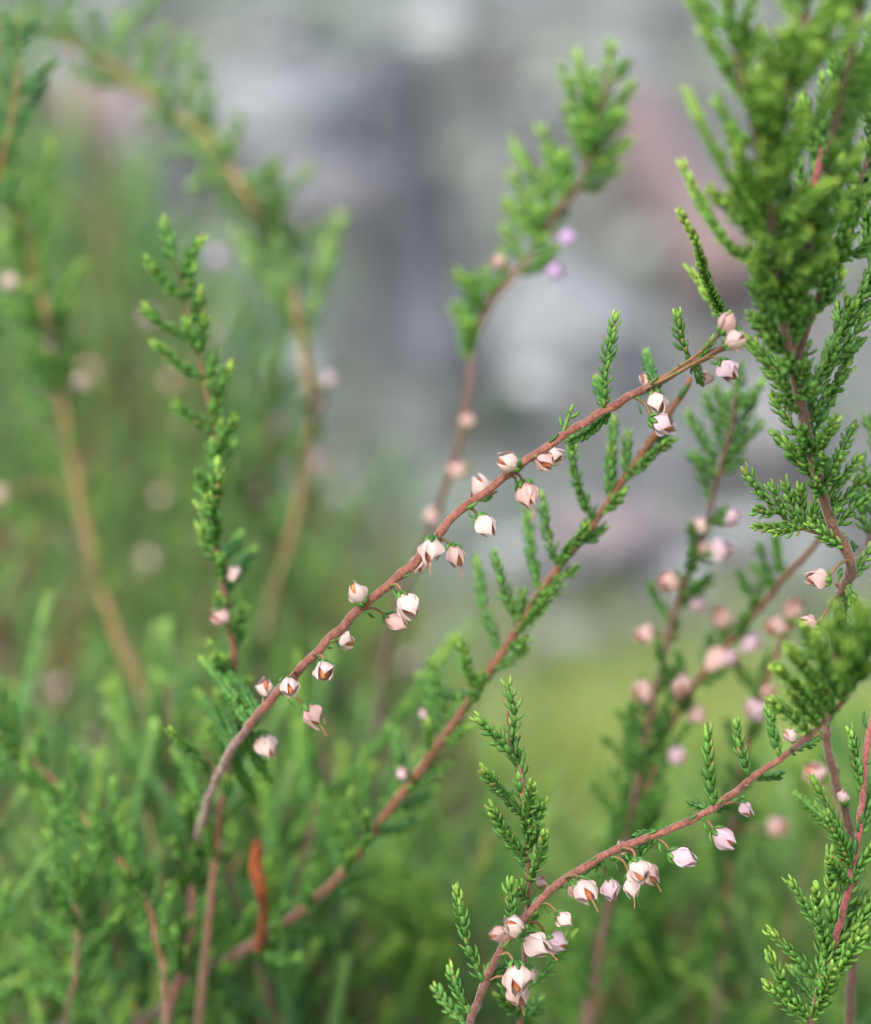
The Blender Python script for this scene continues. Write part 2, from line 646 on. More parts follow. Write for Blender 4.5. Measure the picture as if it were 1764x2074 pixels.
        def fm(a, k=1.0, kz=1.0):
            y_ = nn * math.cos(a) + ss * math.sin(a)
            x_ = y_.cross(D)
            m = Matrix((x_ * wb * k, y_ * wb * k, D * L * kz)).transposed().to_4x4()
            m.translation = base
            return m
        opn = rnd.choice([0, 1, 1, 2, 3]) if opn is None else opn
        # pedicel path
        out = base - node
        T = self.tan(i)
        path = None
        if out.length > 1e-5:
            q = node.lerp(base, .5) + T * out.length * .18 - D * L * .08
            path = catmull([tuple(node), tuple(q), tuple(base + D * L * .06)], .0002)
        cb = MB()
        cb.add(xf(CORE_V, fm(roll)), CORE_F, 0)
        sep = []
        for k in range(4):
            v = opn if rnd.random() < .5 else rnd.randrange(6)
            sep.append((v, fm(roll + k * math.pi / 2 + rnd.uniform(-.12, .12), (1.0 if k % 2 else .92) * rnd.uniform(.92, 1.08), rnd.uniform(.86, 1.08))))
        br = []
        for k in range(5):
            a = roll + k * 2 * math.pi / 5 + rnd.uniform(-.3, .3)
            Nn = nn * math.cos(a) + ss * math.sin(a)
            br.append((leaf_matrix(base - D * L * .1 + Nn * L * .06, D, Nn, rnd.uniform(.45, .8), L * rnd.uniform(.36, .52), 1.25), rnd.uniform(.1, .5)))
        for k in range(2):       # leaves at the node
            if out.length > 1e-5:
                d2 = out.normalized()
                br.append((leaf_matrix(node.lerp(base, .12 + .3 * k), d2, frame(d2, UP)[0] * (1 - 2 * k), .45, .00095 * rnd.uniform(.8, 1.2), 1.2), rnd.uniform(.05, .4)))
        stp = None
        if style:
            e = base + D * L * .85
            dn = (D + Vector((0, 0, -.5)) + RT * rnd.uniform(-.2, .2)).normalized()
            stp = catmull([tuple(e), tuple(e + D * L * .2), tuple(e + D * L * .25 + dn * L * .32)], .0001)
        if sharp:
            fo = link('flower', cb.mesh('flower', [CORE], base), self.e, base - self.o)
            for v, M in sep:
                o = link('sepal', sepal_mesh(v, kind), fo)
                M = M.copy(); M.translation = (0, 0, 0)
                o.matrix_local = M
            for M, tn in br:
                o = link('bract', leaf_mesh(rnd.randrange(4), tn, self.leafmat), fo)
                M = M.copy(); M.translation = M.translation - base
                o.matrix_local = M
            if path is not None and ped:
                pb = MB(); tube(pb, path, np.linspace(.0002, .00016, len(path)), 6)
                link('pedicel', pb.mesh('pedicel', [PEDICEL], base), fo)
            if stp is not None:
                sb = MB(); tube(sb, stp, np.concatenate([np.full(len(stp) - 1, .00005), [.0001]]), 5)
                link('style', sb.mesh('style', [STYLE], base), fo)
            return fo
        for v, M in sep:
            cb.add(xf(SEPAL[v][0], M), SEPAL[v][1], 1, SEPAL[v][2])
        for M, tn in br:
            cb.add(xf(LEAF_LO[0][0], M), LEAF_LO[0][1], 2, (tn, 0, .5))
        if path is not None and ped:
            tube(cb, path, np.linspace(.00028, .0002, len(path)), 5, 3)
        return link('flower', cb.mesh('flower', [CORE, SEPS[kind], self.leafmat, PEDICEL], base), self.e, base - self.o)

    def stubs(self, t0, t1, n, seed):
        """short broken twigs and leaf scars on the bark"""
        rnd = random.Random(seed)
        m = len(self.vis) - 1
        for k in range(n):
            i = int(m * (t0 + (t1 - t0) * (k + rnd.random()) / n))
            p = Vector(self.vis[i, :3]); T = self.tan(i)
            nn, ss = frame(T, -FW)
            a = rnd.uniform(0, 2 * math.pi)
            Nn = nn * math.cos(a) + ss * math.sin(a)
            r = self.vis[i, 3]
            d = (T * rnd.uniform(.3, 1) + Nn).normalized()
            l = rnd.choice([3, 4, 6, 12]) * U
            mb = MB()
            tube(mb, [p + Nn * r * .6, p + Nn * r * .9 + d * l * .5, p + Nn * r * .9 + d * l], [r * .5, r * .34, r * .2], 6)
            link('twig_stub', mb.mesh('twig_stub', [BARK_BROWN], p), self.e, p - self.o)

    def nodes(self, t0, t1, n, seed=3, L=1.0):
        """single leaves left along a woody stem"""
        rnd = random.Random(seed)
        m = len(self.vis) - 1
        top = getattr(self, 'top', self)
        for k in range(n):
            i = int(m * (t0 + (t1 - t0) * (k + rnd.random()) / n))
            p = Vector(self.vis[i, :3]); T = self.tan(i)
            nn, ss = frame(T, -FW)
            a = rnd.uniform(0, 2 * math.pi)
            Nn = nn * math.cos(a) + ss * math.sin(a)
            M = leaf_matrix(p + Nn * self.vis[i, 3] * .85, T, Nn, rnd.uniform(.12, .4), .0013 * L * rnd.uniform(.7, 1.4), .8)
            o = link('leaf', leaf_mesh(rnd.randrange(4), rnd.uniform(.05, .5), self.leafmat), self.e)
            M.translation = M.translation - self.o
            o.matrix_local = M
            top.leaf_n += 1

# ------------------------------------------------------------------ the setting
def hgt(x, y):
    return .018 * noise.noise(Vector((x * 2.2, y * 2.2, 1.3))) + .008 * noise.noise(Vector((x * 9, y * 9, 4)))

def build_ground():
    xs = [-400, -60, -12, -4] + [i * .08 for i in range(-26, 27)] + [4, 12, 60, 400]
    ys = [-400, -60, -8] + [-2 + i * .5 for i in range(4)] + [i * .08 for i in range(0, 80)] + [8, 14, 30, 80, 400]
    V = [(x, y, hgt(x, y) - .012 if abs(x) < 3 and -1 < y < 7 else -.012) for y in ys for x in xs]
    w = len(xs)
    F = [(j * w + i, j * w + i + 1, (j + 1) * w + i + 1, (j + 1) * w + i) for j in range(len(ys) - 1) for i in range(w - 1)]
    mb = MB()
    mb.add(V, F)
    m, nt = new_mat('heath_floor')
    geo = N(nt, 'ShaderNodeNewGeometry')
    sx = N(nt, 'ShaderNodeSeparateXYZ')
    nt.links.new(geo.outputs['Position'], sx.inputs[0])
    big = tex_noise(nt, 3.2, 3, .55)
    mid = tex_noise(nt, 14, 4, .6)
    fine = tex_noise(nt, 160, 4, .7)
    litter = ramp(nt, [(.3, (.045, .048, .05)), (.47, (.145, .145, .15)), (.64, (.26, .265, .272))], mid.outputs[0]).outputs[0]
    litter = mixc(nt, litter, (.10, .065, .05), ramp(nt, [(.5, (0, 0, 0)), (.72, (.6,) * 3)], fine.outputs[0]).outputs[0])
    gn = tex_noise(nt, 6, 3, .6)
    litter = mixc(nt, litter, (.12, .155, .12), ramp(nt, [(.42, (0, 0, 0)), (.6, (.75,) * 3)], gn.outputs[0]).outputs[0])
    moss = ramp(nt, [(.3, (.17, .22, .045)), (.7, (.30, .37, .10))], mid.outputs[0]).outputs[0]
    dk = ramp(nt, [(.3, (.055, .075, .06)), (.7, (.14, .17, .135))], mid.outputs[0]).outputs[0]
    # yellow moss on the near ground, dark green moss to the left, grey litter beyond
    def band(src, lo, hi, k):
        mr = N(nt, 'ShaderNodeMapRange', interpolation_type='SMOOTHSTEP')
        ad = N(nt, 'ShaderNodeMath', operation='MULTIPLY_ADD')
        nt.links.new(big.outputs[0], ad.inputs[0])
        ad.inputs[1].default_value = k
        nt.links.new(src, ad.inputs[2])
        nt.links.new(ad.outputs[0], mr.inputs[0])
        mr.inputs[1].default_value, mr.inputs[2].default_value = lo, hi
        return mr.outputs[0]
    c = mixc(nt, moss, litter, band(sx.outputs[1], 1.44, 1.62, .35))
    c = mixc(nt, dk, c, band(sx.outputs[0], .04, .22, .25))
    finish(nt, c, .85, .15, bump=fine.outputs[0], bump_d=.006)
    tag(link('ground', mb.mesh('ground', [m])), kind='structure')
build_ground()

def mat_rock(name, a, b, lichen, cover):
    m, nt = new_mat(name)
    n1 = tex_noise(nt, 22, 5, .65)
    n2 = tex_noise(nt, 60, 4, .6)
    n3 = tex_noise(nt, 300, 3, .6)
    c = ramp(nt, [(.3, a), (.7, b)], n1.outputs[0]).outputs[0]
    c = mixc(nt, c, lichen, ramp(nt, [(1 - cover - .07, (0, 0, 0)), (1 - cover + .07, (1,) * 3)], n2.outputs[0]).outputs[0])
    finish(nt, c, .85, .2, bump=n3.outputs[0], bump_d=.003)
    return m

def stone(label, cx, cy, rx, ry, mat, seed, name='stone', cat='stone', rough=.22, deep=1.0):
    g = ground_at(cx, cy + ry * .75)
    d = (g - CAM).dot(FW)
    k = d / RATIO / 1764
    r = Vector((rx * k, max(rx, ry) * k * deep, ry * k * 1.25))
    import bmesh
    bm = bmesh.new()
    bmesh.ops.create_icosphere(bm, subdivisions=4, radius=1)
    rnd = random.Random(seed)
    off = Vector((seed * 3.1, seed, 0))
    planes = [(Vector((rnd.gauss(0, 1), rnd.gauss(0, 1), rnd.gauss(0, .8))).normalized(), rnd.uniform(.72, .92)) for _ in range(9)]
    for v in bm.verts:
        p = v.co.copy()
        for nrm, q in planes:       # broken faces
            h = p.dot(nrm)
            if h > q:
                p -= nrm * (h - q) * .85
        s = 1 + rough * noise.fractal(p * 1.6 + off, 1, 2, 4)
        v.co = Vector((p.x * r.x, p.y * r.y, p.z * r.z)) * s
    me = bpy.data.meshes.new(name)
    bm.to_mesh(me)
    bm.free()
    me.materials.append(mat)
    for p in me.polygons:
        p.use_smooth = True
    o = link(name, me, None, (g.x, g.y + r.y * .6, r.z * .35))
    o.rotation_euler.z = rnd.uniform(-.4, .4)
    return tag(o, label, cat)

GREY = mat_rock('grey_stone', (.09, .092, .10), (.18, .18, .195), (.24, .27, .26), .4)
PALE = mat_rock('pale_stone', (.13, .142, .155), (.2, .215, .23), (.24, .265, .268), .42)
ROSE = mat_rock('rosy_stone', (.13, .105, .11), (.24, .205, .21), (.2, .225, .20), .3)
DARK = mat_rock('dark_stone', (.030, .034, .032), (.07, .075, .075), (.05, .085, .055), .45)
REDW = mat_rock('red_bark', (.14, .10, .10), (.21, .155, .15), (.2, .19, .19), .4)

stone('pale rosy stone beyond the arching tan stem, partly hidden by it', 190, 215, 150, 70, ROSE, 3)
stone('pale lichen-covered stone beside the dark stump, upper one of two', 560, 215, 190, 95, PALE, 5)
stone('flat grey stone lower down beside the dark stump', 660, 390, 170, 85, GREY, 8)
stone('broad pale blue-grey stone behind the lone upright leafy shoot', 1140, 660, 170, 115, PALE, 11)
stone('dark mossy stone in the shade behind the left-hand tan stem', 215, 470, 130, 130, DARK, 14)
stone('small dark stone in front of the broad pale stone', 985, 830, 95, 55, DARK, 17)
stone('grey stone in the gap between flowering sprig and leafy stem on the right', 1560, 860, 120, 130, GREY, 21)
stone('rosy grey stone low behind the long rust-coloured stem', 1240, 1080, 140, 40, ROSE, 26)

def stump():
    g = ground_at(845, 700)
    d = (g - CAM).dot(FW)
    k = d / RATIO / 1764
    e = tag(link('tree_stump', None, None, (g.x, g.y, 0)), 'dark weathered tree stump standing among the grey stones', 'tree stump')
    rnd = random.Random(4)
    pts, rad = [], []
    H = 690 * k
    for i in range(15):
        t = i / 14
        pts.append((-.012 * t + .004 * math.sin(t * 5), .02 * t, t * H - .03))
        rad.append(100 * k * (1.35 - .75 * t ** .5 + .22 * math.exp(-((t - .1) * 7) ** 2)))
    mb = MB()
    tube(mb, pts, rad, 22, 0, wob=.35, seed=2)
    m, nt = new_mat('dark_bark')
    n1 = tex_noise(nt, 30, 5, .65, stretch=(1, 1, .25))
    n2 = tex_noise(nt, 18, 3)
    c = ramp(nt, [(.3, (.03, .034, .04)), (.7, (.09, .10, .115))], n1.outputs[0]).outputs[0]
    c = mixc(nt, c, (.16, .175, .21), ramp(nt, [(.55, (0, 0, 0)), (.7, (.8,) * 3)], n2.outputs[0]).outputs[0])
    finish(nt, c, .85, .2, bump=n1.outputs[0], bump_d=.004)
    link('trunk', mb.mesh('trunk', [m]), e)
    for a, l, z in ((2.7, .05, .12), (.3, .035, .08), (4.0, .06, .05)):
        bb = MB()
        tube(bb, [(math.cos(a) * .008, math.sin(a) * .008, z), (math.cos(a) * l * .6, math.sin(a) * l * .6, z + .015), (math.cos(a) * l, math.sin(a) * l, z + .04)], [.008, .005, .003], 9, wob=.2)
        link('branch_stub', bb.mesh('branch_stub', [m]), e)
stump()

def fallen_branch(label, a, b, rad, mat, lift=.0):
    A, B = ground_at(*a), ground_at(*b)
    A.z = B.z = rad * .8 + lift
    c = (A + B) / 2
    n = 16
    pts = [tuple(A.lerp(B, i / n) - c + Vector((0, .012 * math.sin(i * .9), .006 * math.sin(i * .7)))) for i in range(n + 1)]
    mb = MB()
    tube(mb, pts, [rad * (1 - .35 * i / n) for i in range(n + 1)], 14, wob=.3, seed=a[0])
    o = link('fallen_branch', mb.mesh('fallen_branch', [mat]), None, c)
    return tag(o, label, 'fallen branch')
fallen_branch('thick red-brown log lying at the back beside the leafy right-hand stem', (1290, 330), (1470, 620), .045, REDW)
fallen_branch('thin pale grey stick on the ground behind the flowers', (1050, 1190), (1330, 1130), .006, GREY)

# low plants of the floor that nobody could count
def ground_tufts(name, label, n, region, h, mat, seed, wid=.0016):
    rnd = random.Random(seed)
    mb = MB()
    for _ in range(n):
        x, y = region(rnd)
        z = hgt(x, y) - .014
        hh = h * rnd.uniform(.5, 1.3)
        a = rnd.uniform(0, 6.28)
        lean = rnd.uniform(.1, .7) * hh
        dx, dy = math.cos(a), math.sin(a)
        w = wid * rnd.uniform(.6, 1.4)
        V = []
        for t, k in ((0, 1), (.5, .8)):
            px, py, pz = x + dx * lean * t * t, y + dy * lean * t * t, z + hh * t
            V += [(px - dy * w * k, py + dx * w * k, pz), (px + dy * w * k, py - dx * w * k, pz)]
        V.append((x + dx * lean, y + dy * lean, z + hh))
        mb.add(V, [(0, 1, 3, 2), (2, 3, 4)], 0, (rnd.uniform(.2, .9), 0, rnd.random()))
    tag(link(name, mb.mesh(name, [mat])), label, name.replace('_', ' '), kind='stuff')
MOSSY = mat_leaf('moss', (.10, .15, .03), (.21, .28, .06), (.34, .42, .11))
DRYG = mat_leaf('dry_grass', (.07, .058, .045), (.15, .135, .11), (.24, .22, .19))
ground_tufts('moss', 'yellow-green moss tufts on the near ground between the sprigs', 9000, lambda r: (r.uniform(-.35, .45), r.uniform(.75, 1.5)), .016, MOSSY, 1)
ground_tufts('dry_grass', 'thin dry grass and litter on the grey ground beyond the moss', 5000, lambda r: (r.uniform(-.7, .8), r.uniform(1.4, 4.5)), .03, DRYG, 2, .0018)


def gravel():
    rnd = random.Random(9)
    import bmesh
    bm = bmesh.new()
    bmesh.ops.create_icosphere(bm, subdivisions=2, radius=1)
    V0 = np.array([v.co[:] for v in bm.verts])
    F0 = [tuple(v.index for v in f.verts) for f in bm.faces]
    bm.free()
    mb = MB()
    for _ in range(900):
        y = rnd.uniform(1.35, 5.2)
        x = rnd.uniform(-.22, .22) * y
        r = .004 * y * rnd.uniform(.5, 2.2)
        sc = np.array([r * rnd.uniform(.8, 1.5), r * rnd.uniform(.8, 1.5), r * rnd.uniform(.4, .9)])
        k = np.array([1 + .2 * noise.noise(Vector(v) * 1.5 + Vector((x * 50, y * 50, 0))) for v in V0])[:, None]
        mb.add(V0 * k * sc + np.array([x, y, hgt(x, y) - .012 + sc[2] * .4]), F0, 0, (rnd.random() ** 1.2, 0, rnd.random()))
    m, nt = new_mat('gravel')
    at = N(nt, 'ShaderNodeAttribute', attribute_name='tint')
    sep = N(nt, 'ShaderNodeSeparateColor')
    nt.links.new(at.outputs['Color'], sep.inputs[0])
    a = ramp(nt, [(0, (.03, .034, .036)), (.5, (.12, .13, .135)), (1, (.36, .39, .40))], sep.outputs[0]).outputs[0]
    c = mixc(nt, a, (.13, .17, .10), ramp(nt, [(.62, (0, 0, 0)), (.75, (.6,) * 3)], sep.outputs[2]).outputs[0])
    finish(nt, c, .85, .2)
    tag(link('gravel', mb.mesh('gravel', [m])), 'loose pale and dark gravel and litter strewn over the far ground', 'gravel', kind='stuff')
gravel()

# ------------------------------------------------------------------ far heather (kept small: its leaves are joined)
def far_proto(seed, nshoot, leafmat, bark, flowers):
    """parts of one far sprig about 0.3 m tall, origin at its foot; returns [(name, mesh, kind)]"""
    rnd = random.Random(seed)
    H = .30
    ctrl = [(0, 0, -.01)]
    dx, dy = rnd.uniform(-.05, .05), rnd.uniform(-.03, .03)
    for i in range(1, 5):
        t = i / 4
        ctrl.append((dx * t * t + rnd.uniform(-.006, .006), dy * t * t + rnd.uniform(-.006, .006), H * t))
    path = catmull(ctrl, .006)
    sm, lm, fm_ = MB(), MB(), MB()
    tube(sm, path, np.linspace(.0011, .0003, len(path)), 6, wob=.2)
    for k in range(nshoot):
        i = int(len(path) * (.25 + .74 * (k + rnd.random() * .7) / nshoot))
        i = min(i, len(path) - 2)
        p = Vector(path[i])
        T = (Vector(path[i + 1]) - p).normalized()
        a = k * 2.4 + rnd.uniform(-.4, .4)
        nn, ss = frame(T)
        Nn = nn * math.cos(a) + ss * math.sin(a)
        an = R(rnd.uniform(22, 48))
        d = (T * math.cos(an) + Nn * math.sin(an)).normalized()
        l = rnd.uniform(.014, .034)
        e = (d + Vector((0, 0, .6))).normalized()
        sp = catmull([tuple(p), tuple(p + d * l * .3), tuple(p + d * l * .5 + e * l * .5)], .0008)
        tube(sm, sp, np.linspace(.0004, .0002, len(sp)), 4)
        for q in range(1, len(sp) - 1):
            pt = Vector(sp[q]); TT = (Vector(sp[q + 1]) - Vector(sp[q - 1])).normalized()
            n2, s2 = frame(TT)
            f = q / len(sp)
            for h in range(2):
                aa = q * 1.57 + h * math.pi
                NN = n2 * math.cos(aa) + s2 * math.sin(aa)
                V, F = LEAF_LO[rnd.randrange(3)]
                lm.add(xf(V, leaf_matrix(pt, TT, NN, .40 * (1 - .5 * f), .0021, 1.1)), F, 0, (max(0, min(1, .25 + .7 * f ** 2 + rnd.uniform(-.1, .15))), 0, rnd.random()))
    out = [('stem', sm.mesh('stem', [bark]), None), ('leaves', lm.mesh('leaves', [leafmat]), 'stuff')]
    for k in range(flowers):
        i = int(len(path) * rnd.uniform(.55, .95))
        p = Vector(path[i])
        a = rnd.uniform(0, 6.28)
        D = Vector((math.cos(a) * .7, math.sin(a) * .7, -.4)).normalized()
        fb = MB()
        nn, ss = frame(D)
        for q in range(4):
            y_ = nn * math.cos(q * 1.57) + ss * math.sin(q * 1.57)
            M = Matrix((y_.cross(D) * .003, y_ * .003, D * .003)).transposed().to_4x4()
            M.translation = p + D * .0015
            fb.add(xf(SEPAL[q][0], M), SEPAL[q][1], 0, SEPAL[q][2])
        out.append(('flower', fb.mesh('flower', [rnd.choice([SEP_WHITE, SEP_PINK, SEP_LILAC])]), None))
    return out, Vector(path[-1])

LEAF_DRY = mat_leaf('withered_leaf', (.10, .06, .03), (.19, .12, .065), (.28, .2, .11))
PROTO = [far_proto(1, 40, LEAF, BARK_TAN, 2), far_proto(2, 46, LEAF_BLUE, BARK_BROWN, 1), far_proto(3, 38, LEAF_OLIVE, BARK_TAN, 6),
         far_proto(4, 42, LEAF, BARK_BROWN, 2), far_proto(5, 48, LEAF_BLUE, BARK_TAN, 1), far_proto(6, 26, LEAF_DRY, BARK_GREY, 0)]
FAR_LABEL = ['blurred green heather sprig with tan stem in the thicket far behind', 'blurred blue-green heather sprig in the thicket far behind',
             'blurred olive heather sprig with pale flowers in the thicket far behind', 'blurred brown-stemmed heather sprig with two flowers in the thicket far behind',
             'blurred dense blue-green heather sprig with one flower in the thicket far behind',
             'blurred withered brown heather twig in the thicket far behind']

def far_sprig(x, y, d, kind, rnd, where='far'):
    top = PD(x, y, d)
    s = max(.25, top.z / .30)
    rot = (rnd.uniform(-.06, .06), rnd.uniform(-.12, .12), rnd.uniform(0, 6.28))
    from mathutils import Euler
    parts, tipv = PROTO[kind]
    tv = Euler(rot).to_matrix() @ Vector((tipv.x, tipv.y, tipv.z * s))
    root = (top.x - tv.x, top.y - tv.y, 0)
    e = tag(link('heather_sprig', None, None, root), (FAR_LABEL[kind] if where == 'far' else FAR_LABEL[kind].replace('blurred', 'soft').replace('far behind', 'close behind')) + (' at left' if x < 480 else ' left of centre' if x < 900 else ' right of centre' if x < 1350 else ' at right'), 'heather sprig', 'heather thicket ' + ('far' if where == 'far' else 'close') + ' behind')
    e.rotation_euler = rot
    e.scale = (1, 1, s)
    for nm, me, kd in parts:
        o = link(nm, me, e)
        if kd:
            o['kind'] = kd

fr = random.Random(12)
def limit(x):
    """how high in the picture the far thicket reaches at x"""
    xs = [0, 150, 350, 600, 760, 860, 960, 1080, 1250, 1400, 1600, 1764]
    ys = [60, 260, 470, 640, 940, 1330, 1640, 1760, 1720, 1520, 1480, 1420]
    return float(np.interp(x, xs, ys))
for k in range(185):
    x = -60 + 1900 * ((k * .61803) % 1)
    y = limit(x) + fr.uniform(0, 1) ** 1.3 * 800
    d = fr.uniform(.68, 1.05) if y < 1250 else fr.uniform(.52, .85)
    far_sprig(x, y, d, fr.choice([0, 0, 1, 2, 2, 2, 3, 4, 5]), fr)
def limit2(x):
    xs = [0, 200, 420, 600, 760, 900, 1060, 1300, 1500, 1764]
    ys = [1020, 1180, 1250, 1300, 1480, 1760, 1840, 1800, 1680, 1560]
    return float(np.interp(x, xs, ys))
for k in range(64):
    x = -80 + 1920 * ((k * .61803 + .3) % 1)
    if 700 < x < 1350:
        continue
    y = limit2(x) + fr.uniform(0, 1) ** 1.2 * 620
    far_sprig(x, y, fr.uniform(.52, .64) if y < 1550 else fr.uniform(.45, .55), fr.choice([0, 0, 1, 2, 2, 3, 4, 5, 5]), fr, 'nearer')

for k in range(22):
    x = -60 + 760 * ((k * .61803 + .1) % 1)
    far_sprig(x, fr.uniform(1560, 2000), fr.uniform(.425, .48), fr.choice([0, 0, 1, 2, 3, 4]), fr, 'nearer')
for k in range(34):
    x = 760 + 900 * ((k * .61803 + .1) % 1)
    far_sprig(x, fr.uniform(1660, 1960), fr.uniform(.46, .66), fr.choice([0, 0, 0, 1, 2, 4]), fr, 'nearer')

# ------------------------------------------------------------------ the sprigs one can tell apart
ROOT = (-.03, .40)

# the long flowering sprig in focus
A = Sprig('long pink-brown flowering sprig in sharp focus crossing the middle, hung with white bells',
          [(1510, 682, 4, 15), (1470, 702, 3, 18), (1400, 738, 2, 21), (1280, 800, 0, 22), (1155, 874, 0, 22), (1030, 960, 0, 23), (920, 1045, 0, 24), (850, 1130, 0, 25), (720, 1243, 1, 25),
           (600, 1365, 3, 25), (500, 1475, 6, 25), (438, 1580, 12, 25), (405, 1680, 18, 25), (392, 1790, 22, 26), (380, 1920, 20, 28), (330, 2090, 22, 30)], BARK_PINK, ROOT, sides=12, age=(.8, 1.6))
for x, y, a, s, k, tw, b, st, op in [
    (1474, 653, 60, 46, 'p', .2, -5, 0, 1), (1491, 688, 25, 48, 'w', .5, -6, 0, 0), (1476, 752, -55, 54, 'l', .3, 2, 0, 0), (1430, 766, -5, 36, 'p', .1, 4, 0, 0),
    (1310, 770, 125, 40, 'w', .1, 3, 0, 1), (1332, 816, -80, 48, 'w', .45, 0, 0, 2), (1345, 860, -22, 56, 'l', .15, 0, 0, 0),
    (1118, 926, 5, 54, 'w', .2, 2, 0, 2), (1103, 936, -35, 44, 'p', .5, 0, 0, 1), (1027, 936, 160, 52, 'w', .35, -1, 0, 2), (975, 985, 120, 54, 'w', .05, 4, 0, 0), (1069, 1002, -72, 54, 'p', .25, 0, 1, 3),
    (985, 1066, -52, 54, 'w', .35, 0, 0, 2), (873, 1116, -95, 54, 'w', .3, -2, 1, 0), (924, 1128, -72, 52, 'p', .35, 0, 1, 2), (852, 1142, -100, 42, 'p', 0, 5, 0, 0),
    (722, 1200, 118, 50, 'w', .3, 0, 0, 3), (828, 1226, -58, 58, 'w', .35, -1, 0, 2), (803, 1260, -28, 52, 'p', .15, 2, 0, 0), (704, 1300, -10, 38, 'w', .5, 3, 0, 0),
    (656, 1361, -95, 54, 'w', 1.3, 1, 0, 2), (586, 1392, -70, 48, 'w', .9, 1, 0, 2), (537, 1392, 80, 42, 'w', .6, 5, 0, 0), (635, 1451, -52, 56, 'p', .2, 4, 1, 0), (540, 1512, -62, 62, 'w', .25, 7, 0, 0)]:
    A.flower(x, y, a, s, k, tw, b, bool(st), op)
A.sh(1218, 828, 1247, 640, -1, .03, L=1.3, spread=.5)
A.sh(1398, 732, 1372, 636, -1, .05, L=1.25, spread=.4)
A.sh(1140, 885, 1155, 833, 0, L=1.2, spread=.5, tone=(.3, .8))
A.sh(1240, 824, 1152, 893, 4, .08, L=1.15, spread=.5, tone=(.05, .2))
A.sh(1410, 730, 1442, 690, 0, L=1.3, spread=.25, tone=(.4, .9))
A.sh(1400, 740, 1420, 772, 1, L=1.1, tone=(.0, .2))
A.sh(1330, 775, 1308, 712, 9, L=1.2)
A.sh(1230, 830, 1208, 765, 9, L=1.2)
A.sh(430, 1600, 345, 1482, -3, -.1, L=1.3, spread=.4)
A.sh(425, 1640, 355, 1520, 3, -.05, L=1.3)
A.sh(400, 1720, 372, 1640, -3, L=1.3)
A.sh(395, 1760, 440, 1660, 3, L=1.3)
A.sh(500, 1480, 545, 1580, 6, L=1.2)
A.sh(470, 1520, 520, 1630, 10, L=1.2)
A.sh(500, 1470, 410, 1335, 6, -.04, L=1.35)
A.sh(520, 1450, 455, 1350, 10, -.04, L=1.35)
A.sh(470, 1520, 400, 1400, 10, -.04, L=1.35)
A.sh(480, 1500, 440, 1400, 12, L=1.35)
A.nodes(.02, .75, 14, 5)

# the long rust-brown leafy sprig behind it
B = Sprig('long rust-coloured sprig running parallel behind the flowering one, with paired green shoots',
          [(1400, 765, 8, 17), (1380, 800, 8, 20), (1315, 895, 8, 22), (1220, 1035, 9, 24), (1130, 1150, 10, 25), (1050, 1270, 11, 26), (960, 1405, 12, 27), (870, 1532, 14, 27), (790, 1640, 15, 28),
           (700, 1760, 17, 29), (600, 1852, 19, 31), (480, 1930, 21, 34), (380, 1995, 24, 36), (270, 2090, 27, 38)], BARK_ORANGE, (-.06, .41), sides=11, age=(.55, .85))
for bx, by, tx, ty, db, bd in [
    (1241, 1005, 1243, 846, 1, .02), (1202, 1060, 1156, 896, -2, .06), (1095, 1205, 1066, 1035, 3, .03), (1132, 1150, 1098, 1008, -1, .04), (1012, 1330, 964, 1128, 3, .04), (1052, 1265, 1004, 1122, 0, .05),
    (1130, 1150, 1186, 1072, -3, 0), (1265, 975, 1358, 892, -3, 0), (1050, 1290, 1112, 1212, -3, 0), (1330, 880, 1352, 900, 2, 0),
    (965, 1400, 928, 1298, 0, .05), (915, 1470, 874, 1342, 0, .05), (905, 1490, 848, 1368, 5, .05), (960, 1410, 880, 1400, 5, .05), (965, 1410, 1022, 1330, 4, 0),
    (745, 1700, 735, 1518, 4, .03), (805, 1620, 806, 1484, 3, 0), (695, 1760, 648, 1596, 2, .03), (728, 1730, 712, 1606, 0, .03), (790, 1650, 884, 1598, 4, -.05), (760, 1690, 860, 1650, 6, -.05),
    (830, 1590, 788, 1470, 8, 0), (690, 1770, 640, 1660, 10, 0), (560, 1875, 600, 1740, 8, 0), (540, 1890, 470, 1780, 10, 0), (420, 1960, 300, 1880, 8, 0), (400, 1975, 410, 1850, 6, 0),
    (480, 1930, 590, 1960, 5, 0), (560, 1870, 680, 1900, 8, 0), (350, 2010, 260, 1850, 2, 0), (370, 1995, 262, 1700, 0, .05)]:
    B.sh(bx, by, tx, ty, db, bd, L=1.4, spread=.36, tone=(.2, .8))
B.nodes(.02, .6, 22, 8, 1.4)
# the dead rust shoot
def dead_shoot(sp, pts, label):
    q = catmull([(*P(x, y, b), w * .5 * U) for x, y, b, w in pts], 4 * U)
    mb = MB()
    tube(mb, q[:, :3], q[:, 3], 12, wob=.35, seed=9)
    rnd = random.Random(3)
    for i in range(2, len(q) - 1):
        p = Vector(q[i][:3]); T = (Vector(q[i + 1][:3]) - Vector(q[i - 1][:3])).normalized()
        nn, ss = frame(T, -FW)
        for h in range(3):
            a = i * 1.1 + h * 2.1
            Nn = nn * math.cos(a) + ss * math.sin(a)
            V, F = LEAF_LO[h]
            mb.add(xf(V, leaf_matrix(p + Nn * q[i][3] * .8, T, Nn, .12, .0009 * rnd.uniform(.7, 1.2), 1.0)), F)
    b = Vector(q[0][:3])
    link('dead_shoot', mb.mesh('dead_shoot', [DEAD], b), sp.e, b - sp.o)['label'] = label
